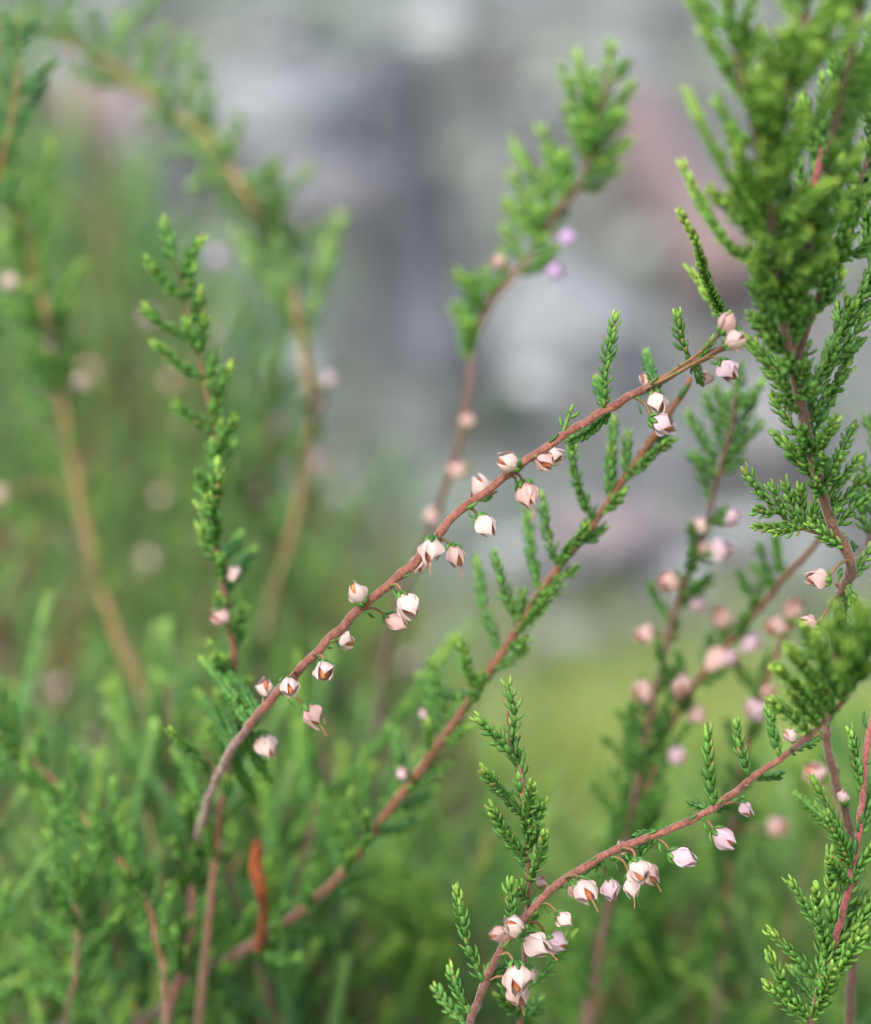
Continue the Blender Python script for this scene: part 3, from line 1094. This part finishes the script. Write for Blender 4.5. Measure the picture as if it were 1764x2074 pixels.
dead_shoot(B, [(520, 1925, 20, 18), (534, 1850, 18, 18), (527, 1800, 16, 29), (518, 1755, 16, 29), (519, 1724, 16, 25), (520, 1706, 16, 12)], 'withered rust-orange shoot standing up from the stem')
for x, y, a, s, k, b in [(815, 1565, 60, 36, 'l', 12), (858, 1445, 90, 30, 'l', 16)]:
    B.flower(x, y, a, s, k, .3, b, sharp=False)

# lower flowering sprig in focus
C = Sprig('flowering sprig in focus at the bottom, arching up to the right with pale pink bells',
          [(1752, 1330, -14, 12), (1700, 1430, -8, 15), (1600, 1522, -3, 17), (1530, 1572, -2, 18), (1440, 1640, 0, 19), (1340, 1687, 0, 21), (1260, 1716, 0, 21), (1165, 1768, 0, 21), (1085, 1833, 0, 21),
           (1025, 1910, 0, 21), (985, 1985, 1, 22), (945, 2090, 2, 23)], BARK_PINK, (.02, .37), sides=12)
for x, y, a, s, k, tw, b, st, op in [
    (1511, 1641, -50, 38, 'l', .5, 1, 0, 0), (1468, 1699, -35, 54, 'l', .3, 0, 0, 0), (1384, 1738, -18, 56, 'l', .2, 0, 0, 0), (1294, 1766, -70, 50, 'w', .6, -2, 0, 0), (1312, 1772, -45, 50, 'p', .2, 1, 1, 3),
    (1280, 1797, -80, 48, 'w', .2, 0, 1, 1), (1238, 1801, -75, 44, 'l', .3, 1, 0, 0), (1187, 1806, -55, 58, 'w', .7, -2, 1, 2), (1168, 1800, -40, 44, 'p', .1, 2, 0, 0), (1262, 1719, 100, 34, 'w', .1, 4, 0, 1),
    (1143, 1863, -40, 38, 'w', .1, 0, 0, 0), (1040, 1876, 150, 48, 'w', .5, -2, 0, 2), (1008, 1892, 200, 40, 'p', .1, 4, 0, 0), (1086, 1914, -28, 60, 'w', .3, 0, 1, 3), (1128, 1910, -20, 50, 'l', .1, 2, 0, 0),
    (1047, 1984, -85, 66, 'w', .35, -1, 0, 2), (1048, 2014, -70, 50, 'p', .3, 1, 1, 1), (1072, 1976, -70, 40, 'w', 0, 5, 0, 0), (1097, 1785, 80, 26, 'w', .2, 3, 0, 0)]:
    C.flower(x, y, a, s, k, tw, b, bool(st), op)
C.sh(1452, 1640, 1435, 1482, -1, .03, L=1.7, spread=.34)
C.sh(1522, 1582, 1491, 1464, 0, .03, L=1.3)
C.sh(1582, 1540, 1558, 1436, 0, .03, L=1.3)
C.sh(1040, 1885, 1034, 1788, -1, 0, L=1.5, spread=.5)
C.sh(982, 1992, 924, 1800, -1, .05, L=1.4, spread=.45)
C.sh(955, 2060, 911, 1962, 0, .05, L=1.4, spread=.5)
C.sh(948, 2080, 880, 2000, 2, .05, L=1.4, spread=.5)
C.sh(1230, 1735, 1180, 1770, 1, 0, L=1.1, tone=(0, .2))
C.sh(1330, 1690, 1260, 1745, 1, 0, L=1.1, tone=(0, .2))
C.sh(1600, 1530, 1650, 1500, 2, 0, L=1.2, tone=(0, .3))
C.sh(1530, 1575, 1580, 1570, 2, 0, L=1.1, tone=(0, .3))
C.sh(1440, 1645, 1500, 1615, 2, 0, L=1.1, tone=(0, .3))
C.sh(1440, 1640, 1395, 1625, 1, 0, L=1.1, tone=(0, .3))
C.sh(985, 1990, 1022, 1960, 1, 0, L=1.2, tone=(0, .3))
C.sh(1370, 1675, 1290, 1690, 1, 0, L=1.0, tone=(0, .3))
C.nodes(.2, .98, 14, 9)
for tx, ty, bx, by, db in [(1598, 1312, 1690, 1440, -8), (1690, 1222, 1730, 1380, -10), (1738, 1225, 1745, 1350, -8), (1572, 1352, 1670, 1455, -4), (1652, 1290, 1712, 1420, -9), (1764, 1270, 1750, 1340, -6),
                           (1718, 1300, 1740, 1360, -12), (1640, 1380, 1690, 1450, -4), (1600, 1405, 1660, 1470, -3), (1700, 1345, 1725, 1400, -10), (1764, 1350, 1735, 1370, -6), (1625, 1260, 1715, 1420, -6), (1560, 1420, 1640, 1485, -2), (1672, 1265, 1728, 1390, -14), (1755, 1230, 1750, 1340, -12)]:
    C.sh(bx, by, tx, ty, db, 0, L=1.55, spread=.42, tone=(.3, 1.0), sharp=False, mat=LEAF_FRESH_LIT)

# the upright leafy sprig beside it
D = Sprig('upright leafy green sprig without flowers standing just behind the lower flowering sprig',
          [(1030, 1440, 0, 6), (1034, 1517, 0, 7), (1053, 1560, 0, 8), (1062, 1622, 0, 9), (1064, 1698, 1, 10), (1070, 1800, 2, 12), (1063, 1919, 4, 14), (1052, 2090, 6, 17)], BARK_PINK, (.025, .39))
for bx, by, tx, ty, db, bd in [(1033, 1500, 1027, 1386, 0, -.1), (1054, 1545, 967, 1456, -1, -.04), (1058, 1656, 979, 1560, -3, 0), (1064, 1745, 994, 1636, -2, .04), (1064, 1688, 1078, 1588, -3, 0), (1068, 1720, 1098, 1624, -2, -.05),
                               (1070, 1782, 1104, 1688, -2, -.05), (1066, 1760, 1030, 1700, 3, 0), (1060, 2010, 1158, 1898, -1, -.05), (1056, 2060, 1010, 2018, -2, 0), (1056, 2070, 1100, 2020, 2, 0)]:
    D.sh(bx, by, tx, ty, db, bd, L=1.45, spread=.52, tone=(.2, .95))
D.sh(1056, 1575, 1032, 1470, 1, 0, L=1.4, spread=.55)
D.bush(.25, .75, 7, (40, 70), (25, 45), True, seed=3, L=1.4, spread=.5)

# the big bushy stem on the right
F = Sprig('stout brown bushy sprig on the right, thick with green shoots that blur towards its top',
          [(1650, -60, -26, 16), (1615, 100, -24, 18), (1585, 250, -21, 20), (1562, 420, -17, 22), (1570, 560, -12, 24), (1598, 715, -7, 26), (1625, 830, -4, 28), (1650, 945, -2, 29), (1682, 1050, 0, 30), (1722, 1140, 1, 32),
           (1704, 1215, 3, 33), (1690, 1350, 4, 30), (1674, 1470, 4, 27), (1692, 1580, 5, 26), (1718, 1670, 6, 26), (1730, 1800, 8, 28), (1720, 2090, 10, 30)], BARK_BROWN, (.075, .39), LEAF_FRESH_LIT, sides=12)
F.bush(.02, .20, 30, (90, 170), (28, 62), False, .5, 5, L=1.6, tone=(.45, 1.0), spread=.38)
F.bush(.17, .31, 30, (80, 150), (28, 62), False, .5, 6, L=1.55, tone=(.4, 1.0), spread=.38)
F.bush(.28, .36, 18, (70, 120), (30, 60), False, .4, 7, L=1.45, tone=(.05, .5), spread=.45)
for pts in [[(1395, 190, -24), (1430, 270, -24), (1490, 380, -21), (1550, 480, -16)], [(1385, 338, -14), (1420, 410, -14), (1470, 490, -14), (1560, 560, -12)],
            [(1378, 430, -8), (1412, 500, -6), (1440, 590, -1), (1500, 680, 3), (1590, 760, -3)], [(1390, -10, -24), (1440, 80, -24), (1500, 190, -24), (1575, 300, -20)], [(1398, 545, 8), (1440, 610, 8), (1500, 680, 8), (1595, 745, 0)]]:
    F.shoot3([P(*p) for p in reversed(pts)], False, L=1.45, tone=(.4, 1.0), spread=.34)
Hh = F.branch([(1790, 90, -6, 10), (1764, 132, -7, 13), (1705, 235, -8, 16), (1672, 290, -9, 18), (1645, 400, -9, 20), (1622, 560, -8, 20), (1602, 720, -7, 22)], BARK_RED)
Hh.bush(.0, .9, 24, (80, 150), (25, 55), False, .5, 8, L=1.5, tone=(.15, .85), spread=.4)
for bx, by, tx, ty in [(1690, 260, 1725, 60), (1660, 330, 1722, 245), (1640, 420, 1700, 330), (1700, 240, 1764, 160)]:
    Hh.sh(bx, by, tx, ty, -2, 0, L=1.6, spread=.36, sharp=False)
Hb = F.branch([(1455, -40, -26, 10), (1480, 60, -26, 12), (1510, 200, -24, 14), (1545, 340, -20, 16), (1565, 460, -16, 18)])
Hb.bush(.0, .9, 20, (80, 150), (25, 50), False, .5, 61, L=1.6, tone=(.35, .95), spread=.36)
Hc = F.branch([(1750, -50, -22, 10), (1725, 100, -21, 12), (1690, 260, -19, 14), (1650, 440, -15, 16), (1600, 640, -9, 18)])
Hc.bush(.0, .9, 26, (80, 150), (25, 50), False, .5, 62, L=1.55, tone=(.25, .9), spread=.38)
Hd = F.branch([(1800, 180, -4, 10), (1755, 330, -5, 12), (1705, 480, -6, 14), (1650, 620, -6, 16), (1612, 740, -6, 18)])
Hd.bush(.0, .92, 34, (70, 140), (25, 58), False, .5, 63, L=1.5, tone=(.25, .9), spread=.4)
I2 = F.branch([(1800, 380, 4, 12), (1770, 520, 3, 14), (1720, 640, 1, 16), (1660, 770, -1, 18), (1630, 860, -3, 20)], BARK_BROWN)
I2.bush(.0, .95, 26, (70, 140), (25, 55), False, .4, 9, L=1.45, tone=(.2, .8), spread=.42)
F2 = F.branch([(1800, 840, 10, 14), (1764, 1080, 6, 18), (1742, 1118, 4, 20), (1722, 1142, 2, 24)], BARK_BROWN)
F2.bush(.0, .8, 22, (60, 120), (25, 50), False, .5, 10, L=1.4, tone=(.1, .6), spread=.45)
# the sharper shoots lower on it
F3 = F.branch([(1560, 1020, 1, 8), (1600, 1058, 1, 9), (1650, 1078, 1, 10), (1690, 1080, 1, 12)])
for bx, by, tx, ty in [(1560, 1022, 1508, 952), (1590, 1055, 1560, 985), (1610, 1062, 1590, 978), (1630, 1070, 1622, 990), (1600, 1060, 1530, 1070), (1640, 1075, 1655, 1010), (1575, 1040, 1530, 1035), (1660, 1078, 1690, 1010), (1620, 1066, 1570, 1080)]:
    F3.sh(bx, by, tx, ty, -1, 0, L=1.3, spread=.5, tone=(.1, .75))
for bx, by, tx, ty, db in [(1640, 905, 1560, 800, 0), (1630, 850, 1545, 730, 0), (1620, 810, 1520, 690, 0), (1652, 950, 1590, 900, -1), (1625, 840, 1700, 660, 4), (1640, 900, 1722, 720, 4), (1660, 980, 1730, 860, 3), (1680, 1045, 1760, 960, 1),
                           (1690, 1070, 1764, 1000, 1), (1672, 1020, 1740, 930, -1), (1710, 1110, 1640, 1060, -1), (1712, 1180, 1764, 1110, 0), (1700, 1200, 1708, 1290, -1), (1716, 1180, 1745, 1250, -1), (1690, 1350, 1640, 1280, 0), (1645, 930, 1690, 850, -3)]:
    F.sh(bx, by, tx, ty, db, 0, L=1.35, spread=.5, tone=(.2, .8))
F.bush(.33, .50, 30, (50, 100), (30, 65), False, .3, 12, L=1.35, tone=(.05, .55), spread=.5)
for x, y, a, s, k, b in [(1654, 1172, 175, 52, 'p', -1), (1637, 1264, 165, 42, 'p', 0), (1600, 1490, 140, 34, 'w', 3), (1708, 1612, 80, 30, 'w', 4), (1648, 1566, 130, 52, 'p', 14)]:
    F.flower(x, y, a, s, k, .25, b, False, 0)
F.nodes(.30, .8, 24, 13, 1.2)

# red stem at the lower right
G = Sprig('thin red-stemmed leafy sprig rising along the lower right edge',
          [(1790, 1380, 2, 12), (1762, 1470, 1, 15), (1750, 1570, 0, 17), (1738, 1690, 0, 18), (1718, 1800, 0, 19), (1690, 1905, 1, 19), (1660, 2000, 1, 20), (1635, 2090, 2, 20)], BARK_RED, (.09, .37), sides=11)
for bx, by, tx, ty, db in [(1728, 1752, 1646, 1576, -1), (1728, 1760, 1672, 1650, -3), (1732, 1730, 1612, 1608, 6), (1725, 1790, 1680, 1742, -3), (1690, 1905, 1598, 1786, -1), (1682, 1930, 1632, 1830, 3), (1660, 2000, 1560, 1888, -1), (1640, 2075, 1555, 1996, -1),
                           (1700, 1880, 1650, 1870, 2), (1745, 1610, 1722, 1480, 0), (1720, 1800, 1764, 1720, 0), (1735, 1700, 1768, 1590, 1), (1690, 1905, 1740, 1860, 1), (1650, 2030, 1600, 1960, 4)]:
    G.sh(bx, by, tx, ty, db, 0, L=1.35, spread=.42, tone=(.25, .98))
G.nodes(.05, .95, 18, 15, 1.3)
# soft green shoots in front of its foot
G.bush(.72, .98, 18, (120, 220), (15, 60), False, .5, 16, L=1.6, tone=(.4, .9))

# blurred sprig in the middle distance, centre top
I = Sprig('soft-focus leafy sprig against the grey stones at the top, with two purple flowers',
          [(1235, 130, 24, 8), (1205, 270, 25, 14), (1180, 360, 26, 18), (1115, 450, 27, 20), (1060, 540, 27, 20), (995, 610, 27, 20), (960, 700, 28, 21), (948, 800, 28, 22), (930, 900, 28, 24), (880, 1050, 30, 24), (800, 1250, 34, 26), (760, 1500, 38, 28)],
          BARK_BROWN, (-.02, .5))
for bx, by, tx, ty in [(1200, 270, 1238, 96), (1200, 280, 1170, 118), (1195, 300, 1140, 140), (1200, 290, 1276, 175), (1190, 330, 1262, 240), (1190, 330, 1148, 230), (1185, 350, 1270, 290), (1210, 260, 1205, 150), (1200, 300, 1215, 200),
                       (1185, 340, 1180, 230), (1120, 445, 1035, 285), (1140, 415, 1098, 268), (1110, 455, 1040, 360), (1090, 490, 1028, 410), (1150, 400, 1145, 310), (1085, 500, 1060, 400), (1130, 440, 1100, 350), (1060, 540, 1024, 460),
                       (985, 620, 928, 555), (970, 680, 925, 620), (1000, 605, 985, 560), (962, 700, 930, 650), (975, 650, 1000, 590)]:
    I.sh(bx, by, tx, ty, 0, 0, L=2.1, spread=.4, tone=(.5, 1.0), dens=.9)
I.bush(.02, .42, 16, (60, 120), (25, 55), False, .6, 91, L=1.9, tone=(.3, .9), spread=.38)
for x, y, a, s, k in [(1147, 480, -30, 52, 'v'), (1122, 546, -40, 54, 'v'), (925, 952, 180, 60, 'p'), (1010, 530, 170, 36, 'p'), (875, 1045, 200, 50, 'p'), (945, 850, 100, 44, 'p')]:
    I.flower(x, y, a, s, k, .2, None, sharp=False)

# small leafy sprig at centre left
J = Sprig('slender sprig at centre-left ending in small round-tipped green shoots, two pale flowers lower down',
          [(352, 520, 14, 5), (372, 600, 15, 7), (396, 705, 15, 9), (420, 800, 15, 10), (436, 900, 15, 12), (432, 1020, 11, 15), (440, 1120, 12, 16), (460, 1240, 13, 18), (475, 1350, 14, 20), (470, 1500, 16, 22), (440, 1700, 18, 24), (400, 2090, 20, 26)], BARK_ORANGE, (-.04, .42))
for bx, by, tx, ty, db in [(356, 540, 334, 452, 0), (365, 570, 404, 494, -1), (372, 605, 302, 530, -1), (378, 610, 392, 550, -1), (385, 660, 406, 596, -2), (390, 690, 300, 630, -1), (398, 715, 416, 648, -2), (410, 770, 322, 702, -1), (425, 835, 464, 746, -2),
                           (430, 880, 362, 822, -1), (436, 930, 474, 850, -2), (436, 1000, 402, 960, -1), (432, 1040, 445, 960, -2), (432, 1110, 425, 1010, -3), (432, 1090, 410, 1030, 0), (436, 960, 470, 900, 2), (440, 1140, 490, 1080, 4), (450, 1200, 520, 1110, 6)]:
    J.sh(bx, by, tx, ty, db, 0, L=1.8, spread=.34, tone=(.2, .95), sharp=True)
for x, y, a, s, k, b in [(472, 1161, 20, 46, 'w', 12), (446, 1250, 170, 46, 'p', 12)]:
    J.flower(x, y, a, s, k, .4, b, False, 0)
J.bush(.55, .8, 14, (70, 130), (20, 50), False, .5, 21, L=1.4)

# arching tan stem, top left
K = Sprig('blurred tan sprig arching in from the top left corner with pale green shoots',
          [(-40, 20, 44, 18), (100, 75, 44, 24), (200, 118, 44, 28), (300, 190, 44, 32), (400, 265, 43, 34), (465, 345, 42, 34), (520, 430, 42, 34), (560, 510, 47, 34), (590, 590, 40, 34), (612, 690, 40, 32), (625, 780, 40, 32), (630, 860, 42, 32),
           (610, 1000, 44, 34), (580, 1120, 44, 34), (540, 1280, 46, 36), (500, 1600, 52, 38)], BARK_TAN, (-.07, .5), LEAF_OLIVE)
for bx, by, tx, ty in [(200, 118, 330, -20), (250, 150, 240, 20), (330, 210, 370, 80), (390, 260, 395, 95), (350, 220, 420, 150), (400, 270, 430, 190), (300, 180, 330, 60), (300, 190, 180, 120), (440, 320, 390, 380), (460, 340, 480, 240), (500, 400, 560, 330), (520, 440, 630, 340),
                       (540, 470, 580, 400), (560, 520, 690, 440), (575, 640, 480, 470), (590, 640, 500, 520), (600, 680, 690, 450), (605, 700, 660, 500), (540, 480, 450, 400), (100, 75, 170, -30), (60, 60, 60, -30), (440, 310, 350, 300), (480, 370, 540, 360), (600, 690, 560, 560),
                       (610, 720, 640, 600), (545, 490, 520, 380), (150, 95, 90, 20)]:
    K.sh(bx, by, tx, ty, 0, 0, L=2.2, spread=.36, tone=(.45, 1.0), dens=.9)
for x, y, a, s, k in [(640, 815, -10, 52, 'p'), (666, 770, 30, 48, 'l'), (640, 938, 0, 34, 'l')]:
    K.flower(x, y, a, s, k, .2, None, sharp=False)
K.bush(.0, .55, 44, (80, 170), (20, 55), False, .5, 24, L=2.0, tone=(.35, .9), spread=.36)
K.bush(.6, .95, 22, (90, 170), (20, 45), False, .5, 23, L=1.7, tone=(.2, .7))

# left stem
L_ = Sprig('blurred tan sprig descending from the left edge past pale flowers, behind the slender sprig',
           [(-40, 250, 35, 20), (5, 350, 36, 22), (45, 450, 37, 25), (75, 565, 38, 28), (100, 670, 39, 30), (120, 770, 47, 30), (140, 880, 47, 38), (160, 1000, 47, 40), (195, 1150, 47, 44), (240, 1290, 47, 46), (300, 1420, 47, 48), (325, 1540, 47, 48), (345, 1800, 47, 50)],
           BARK_TAN, (-.10, .52), LEAF)
for bx, by, tx, ty in [(65, 540, 105, 290), (20, 380, 30, 230), (10, 360, -20, 200), (60, 500, 20, 400), (75, 560, 10, 480), (95, 660, 160, 540), (105, 690, 190, 700), (90, 640, 20, 620), (120, 760, 60, 680), (125, 800, 215, 800), (130, 850, 40, 800), (50, 470, 60, 380),
                       (110, 720, 150, 600), (0, 340, -10, 250)]:
    L_.sh(bx, by, tx, ty, 0, 0, L=2.0, spread=.36, tone=(.4, .95), dens=.9)
for x, y, a, s, k in [(18, 570, 180, 54, 'w'), (105, 708, 90, 58, 'p'), (166, 776, 20, 50, 'w'), (88, 832, 190, 48, 'p'), (-5, 1000, 180, 60, 'p')]:
    L_.flower(x, y, a, s, k, .3, None, sharp=False)
L_.bush(.35, .95, 22, (90, 190), (20, 45), False, .5, 25, L=1.7, tone=(.15, .7))

T_ = Sprig('blurred cool green leafy sprig in the top left corner below the arching stem',
           [(30, 60, 24, 8), (35, 160, 24, 12), (20, 260, 25, 14), (-10, 380, 26, 18), (-30, 560, 27, 20), (-40, 900, 30, 22)], BARK_TAN, (-.11, .48), LEAF_BLUE)
for bx, by, tx, ty in [(32, 90, 10, 30), (32, 120, 60, 50), (30, 200, 105, 130), (30, 200, 0, 140), (20, 260, 90, 170), (15, 280, 60, 230), (10, 300, -10, 200), (30, 160, 20, 80)]:
    T_.sh(bx, by, tx, ty, 0, 0, L=1.6, spread=.4, tone=(.15, .6), dens=.9)
T_.bush(.3, .9, 14, (60, 130), (20, 45), False, .4, 27, L=1.6)

# stems at the lower left
Nn_ = Sprig('blurred brown sprig slanting down from the left edge low in the picture',
            [(-30, 1450, 20, 14), (80, 1552, 20, 17), (160, 1645, 19, 18), (225, 1720, 18, 20), (290, 1820, 18, 22), (330, 1960, 18, 24), (340, 2090, 18, 24)], BARK_ORANGE, (-.07, .43))
Nn_.bush(.0, .9, 44, (70, 150), (20, 50), False, .5, 31, L=1.5, tone=(.1, .7))
Nn_.flower(0, 1480, 170, 44, 'w', .3, None, sharp=False)
Rr = Sprig('clump of short bright green shoots at the lower left edge of the thicket',
           [(150, 1790, 17, 8), (160, 1870, 18, 12), (155, 1960, 19, 15), (130, 2090, 20, 18)], BARK_BROWN, (-.08, .40))
for bx, by, tx, ty, db in [(155, 1830, 98, 1688, 0), (158, 1840, 125, 1710, 2), (160, 1850, 208, 1694, 0), (160, 1880, 102, 1780, -3), (162, 1890, 190, 1780, 2), (160, 1930, 80, 1850, 2), (158, 1900, 262, 1672, 4), (160, 1930, 240, 1850, 0), (158, 1960, 270, 1830, 2), (150, 1990, 60, 1900, 0),
                           (150, 1830, 155, 1740, -2), (158, 1850, 180, 1720, 3), (150, 2000, 210, 1900, 3), (150, 2010, 40, 1990, 0)]:
    Rr.sh(bx, by, tx, ty, db, 0, L=1.5, spread=.36, tone=(.2, .8), sharp=False)
Ll = Sprig('pale green shoot at the very lower left corner', [(-10, 1860, 18, 8), (-15, 1960, 18, 10), (-40, 2090, 19, 14)], BARK_BROWN, (-.12, .40))
Ll.sh(-10, 1930, 14, 1800, 0, 0, L=1.5); Ll.sh(-14, 1980, 34, 1960, 2, 0, L=1.5); Ll.sh(-12, 1940, -10, 1830, 0, 0, L=1.5); Ll.sh(-20, 2040, 40, 2000, 2, 0, L=1.5)

# the three blurred flowering stems between the two sharp sprigs on the right
def soft(label, pts, root, flowers, shoots, seed, bark=BARK_BROWN, low=(.55, .98, 16)):
    s = Sprig(label, pts, bark, root)
    for x, y, a, sz, k in flowers:
        s.flower(x, y, a, sz * 1.12, k, .3, None, sharp=False)
    for bx, by, tx, ty in shoots:
        s.sh(bx, by, tx, ty, 0, 0, L=1.5, spread=.4, tone=(.2, .7), sharp=False)
    s.bush(.2, .62, 16, (45, 110), (25, 50), False, .5, seed + 50, L=1.4, tone=(.1, .5))
    s.bush(*low, (80, 170), (18, 42), False, .5, seed, L=1.5, tone=(.1, .6))
    return s
soft('soft-focus sprig behind the flowering tip, green shoots above, pale bells down its length',
     [(1490, 800, 14, 10), (1478, 880, 15, 14), (1455, 965, 16, 17), (1428, 1070, 18, 19), (1395, 1160, 19, 20), (1362, 1255, 20, 20), (1340, 1350, 20, 20), (1315, 1460, 21, 20), (1275, 1660, 22, 22), (1230, 1850, 24, 24), (1190, 2090, 26, 26)], (.05, .45),
     [(1415, 1064, 160, 46, 'w'), (1480, 1048, 20, 50, 'l'), (1462, 1115, 0, 56, 'l'), (1425, 1110, 180, 40, 'p'), (1354, 1176, 180, 56, 'p'), (1413, 1222, -30, 46, 'l'), (1304, 1286, 180, 50, 'p'), (1378, 1385, -80, 56, 'p'), (1300, 1400, 190, 52, 'p')],
     [(1450, 970, 1395, 840), (1470, 920, 1430, 800), (1478, 880, 1475, 800), (1478, 900, 1525, 820), (1455, 970, 1402, 920), (1460, 950, 1510, 870), (1455, 960, 1500, 930), (1440, 1020, 1415, 930), (1478, 880, 1450, 790), (1484, 850, 1500, 740), (1484, 840, 1540, 780), (1470, 930, 1540, 860)], 41)
soft('soft-focus sprig slanting under the stout brown stem with round pink bells, middle of the three',
     [(1660, 1090, 16, 18), (1590, 1170, 18, 20), (1530, 1243, 20, 22), (1455, 1325, 21, 22), (1395, 1405, 22, 22), (1345, 1500, 22, 22), (1305, 1610, 22, 22), (1265, 1720, 24, 22), (1220, 1860, 26, 24), (1180, 2090, 28, 26)], (.055, .46),
     [(1462, 1250, 100, 58, 'p'), (1522, 1302, -40, 50, 'l'), (1452, 1337, -30, 62, 'p'), (1478, 1330, -10, 50, 'l'), (1412, 1446, -40, 52, 'p'), (1372, 1530, -20, 50, 'l'), (1375, 1400, 90, 44, 'p')],
     [(1560, 1200, 1540, 1110), (1580, 1190, 1530, 1150), (1590, 1170, 1570, 1080), (1545, 1230, 1500, 1170), (1340, 1510, 1290, 1400), (1335, 1530, 1250, 1440), (1330, 1550, 1280, 1480), (1310, 1600, 1230, 1500), (1320, 1580, 1350, 1480), (1300, 1640, 1240, 1560), (1300, 1650, 1350, 1590), (1285, 1690, 1200, 1590)], 42, BARK_ORANGE)
soft('soft-focus sprig with pink bells nearest the right edge of the three blurred ones',
     [(1625, 1215, 20, 14), (1600, 1265, 20, 16), (1560, 1360, 21, 18), (1525, 1450, 22, 20), (1500, 1560, 24, 20), (1480, 1700, 28, 22), (1450, 2090, 34, 24)], (.07, .47),
     [(1570, 1268, 170, 58, 'p'), (1606, 1232, 80, 58, 'p'), (1530, 1436, 190, 54, 'l'), (1575, 1675, 20, 60, 'p'), (1555, 1400, 20, 40, 'p')],
     [(1530, 1440, 1560, 1330), (1540, 1420, 1490, 1340)], 43, BARK_ORANGE)
# blurred shoots low in the middle and at the right
low = Sprig('soft pale green sprig low in the middle, out of focus behind the upright leafy one', [(830, 1800, 40, 10), (850, 1900, 40, 14), (850, 2090, 42, 18)], BARK_TAN, (-.005, .5), LEAF)
low.bush(.0, .98, 34, (120, 220), (15, 60), False, .5, 51, L=2.2, tone=(.5, .95))
low2 = Sprig('out-of-focus sprig with long dark green shoots behind the lower flowering sprig', [(1330, 1780, 36, 10), (1320, 1880, 36, 14), (1310, 2090, 38, 18)], BARK_BROWN, (.045, .5), LEAF)
low2.bush(.0, .98, 26, (120, 230), (12, 50), False, .5, 52, L=2.0, tone=(.1, .7))
low3 = Sprig('out-of-focus sprig with a reddish foot below the lilac flowers', [(1480, 1850, 40, 12), (1470, 1950, 40, 20), (1460, 2090, 40, 30)], BARK_ORANGE, (.075, .5), LEAF_OLIVE)
low3.bush(.0, .98, 22, (120, 230), (12, 50), False, .5, 53, L=2.0, tone=(.2, .8))
low4 = Sprig('soft green shoots filling the bottom edge at centre right', [(1180, 1960, 38, 10), (1180, 2040, 38, 14), (1180, 2120, 38, 18)], BARK_TAN, (.03, .5), LEAF)
low4.bush(.0, .98, 22, (100, 220), (12, 60), False, .5, 54, L=2.0, tone=(.4, .95))
low5 = Sprig('thick blurred brown stem with dark shoots in the thicket low at the left', [(345, 1380, 34, 18), (335, 1500, 34, 26), (340, 1650, 34, 30), (350, 1800, 34, 32), (345, 2090, 36, 34)], BARK_BROWN, (-.075, .48), LEAF)
low5.bush(.2, .95, 24, (90, 190), (15, 50), False, .5, 55, L=1.8, tone=(.05, .5))

A.bush(.78, .97, 20, (70, 150), (20, 55), False, .5, 71, L=1.5, tone=(.15, .8))
B.bush(.62, .97, 16, (80, 170), (20, 60), False, .5, 72, L=1.55, tone=(.15, .75))
J.bush(.45, .7, 12, (70, 140), (20, 50), False, .5, 73, L=1.5, tone=(.2, .8))
# pale flowers far out of focus at the left
m1 = Sprig('far blurred sprig whose pale flowers show as soft discs behind the slender sprig', [(430, 620, 62, 12), (420, 760, 62, 14), (385, 900, 64, 16), (335, 1010, 64, 18), (300, 1130, 66, 18), (230, 1320, 68, 20), (170, 1500, 72, 22)], BARK_TAN, (-.12, .72), LEAF_OLIVE)
for x, y, a, k in [(430, 690, 80, 'l'), (432, 750, 0, 'p'), (345, 770, 180, 'p'), (300, 640, 160, 'l'), (325, 1005, 180, 'w'), (300, 1132, 190, 'w'), (125, 1392, 180, 'l'), (182, 1500, 200, 'w'), (440, 522, 60, 'v'), (372, 860, 180, 'p'), (205, 1420, 0, 'l')]:
    m1.flower(x, y, a, 60, k, .3, None, sharp=False)
m1.bush(.0, .95, 24, (120, 240), (20, 50), False, .5, 81, L=2.4, tone=(.3, .8))
m2 = Sprig('far blurred sprig with pale discs of flowers between arching and flowering sprigs', [(560, 760, 56, 12), (530, 900, 58, 14), (520, 1000, 58, 16), (560, 1150, 60, 18), (640, 1300, 62, 20), (740, 1500, 66, 22)], BARK_TAN, (-.05, .7), LEAF_OLIVE)
for x, y, a, k in [(515, 960, 180, 'w'), (520, 1000, 0, 'p'), (642, 938, 0, 'l'), (830, 1340, 0, 'l'), (740, 1448, 20, 'l'), (770, 1490, 0, 'w'), (690, 1400, 0, 'l'), (560, 860, 0, 'p')]:
    m2.flower(x, y, a, 56, k, .3, None, sharp=False)
m2.bush(.0, .95, 40, (120, 240), (20, 50), False, .5, 82, L=2.4, tone=(.3, .8))

B.bush(.08, .62, 24, (50, 115), (25, 50), False, .4, 75, L=1.4, tone=(.3, .9), spread=.36)
J.bush(.1, .5, 10, (50, 90), (25, 50), False, .5, 76, L=1.7, tone=(.3, .9))
L_.bush(.02, .5, 18, (80, 160), (25, 50), False, .5, 77, L=2.0, tone=(.3, .9))
A.stubs(.04, .7, 16, 5); B.stubs(.05, .7, 14, 6); C.stubs(.3, .95, 10, 7); F.stubs(.35, .9, 10, 8)
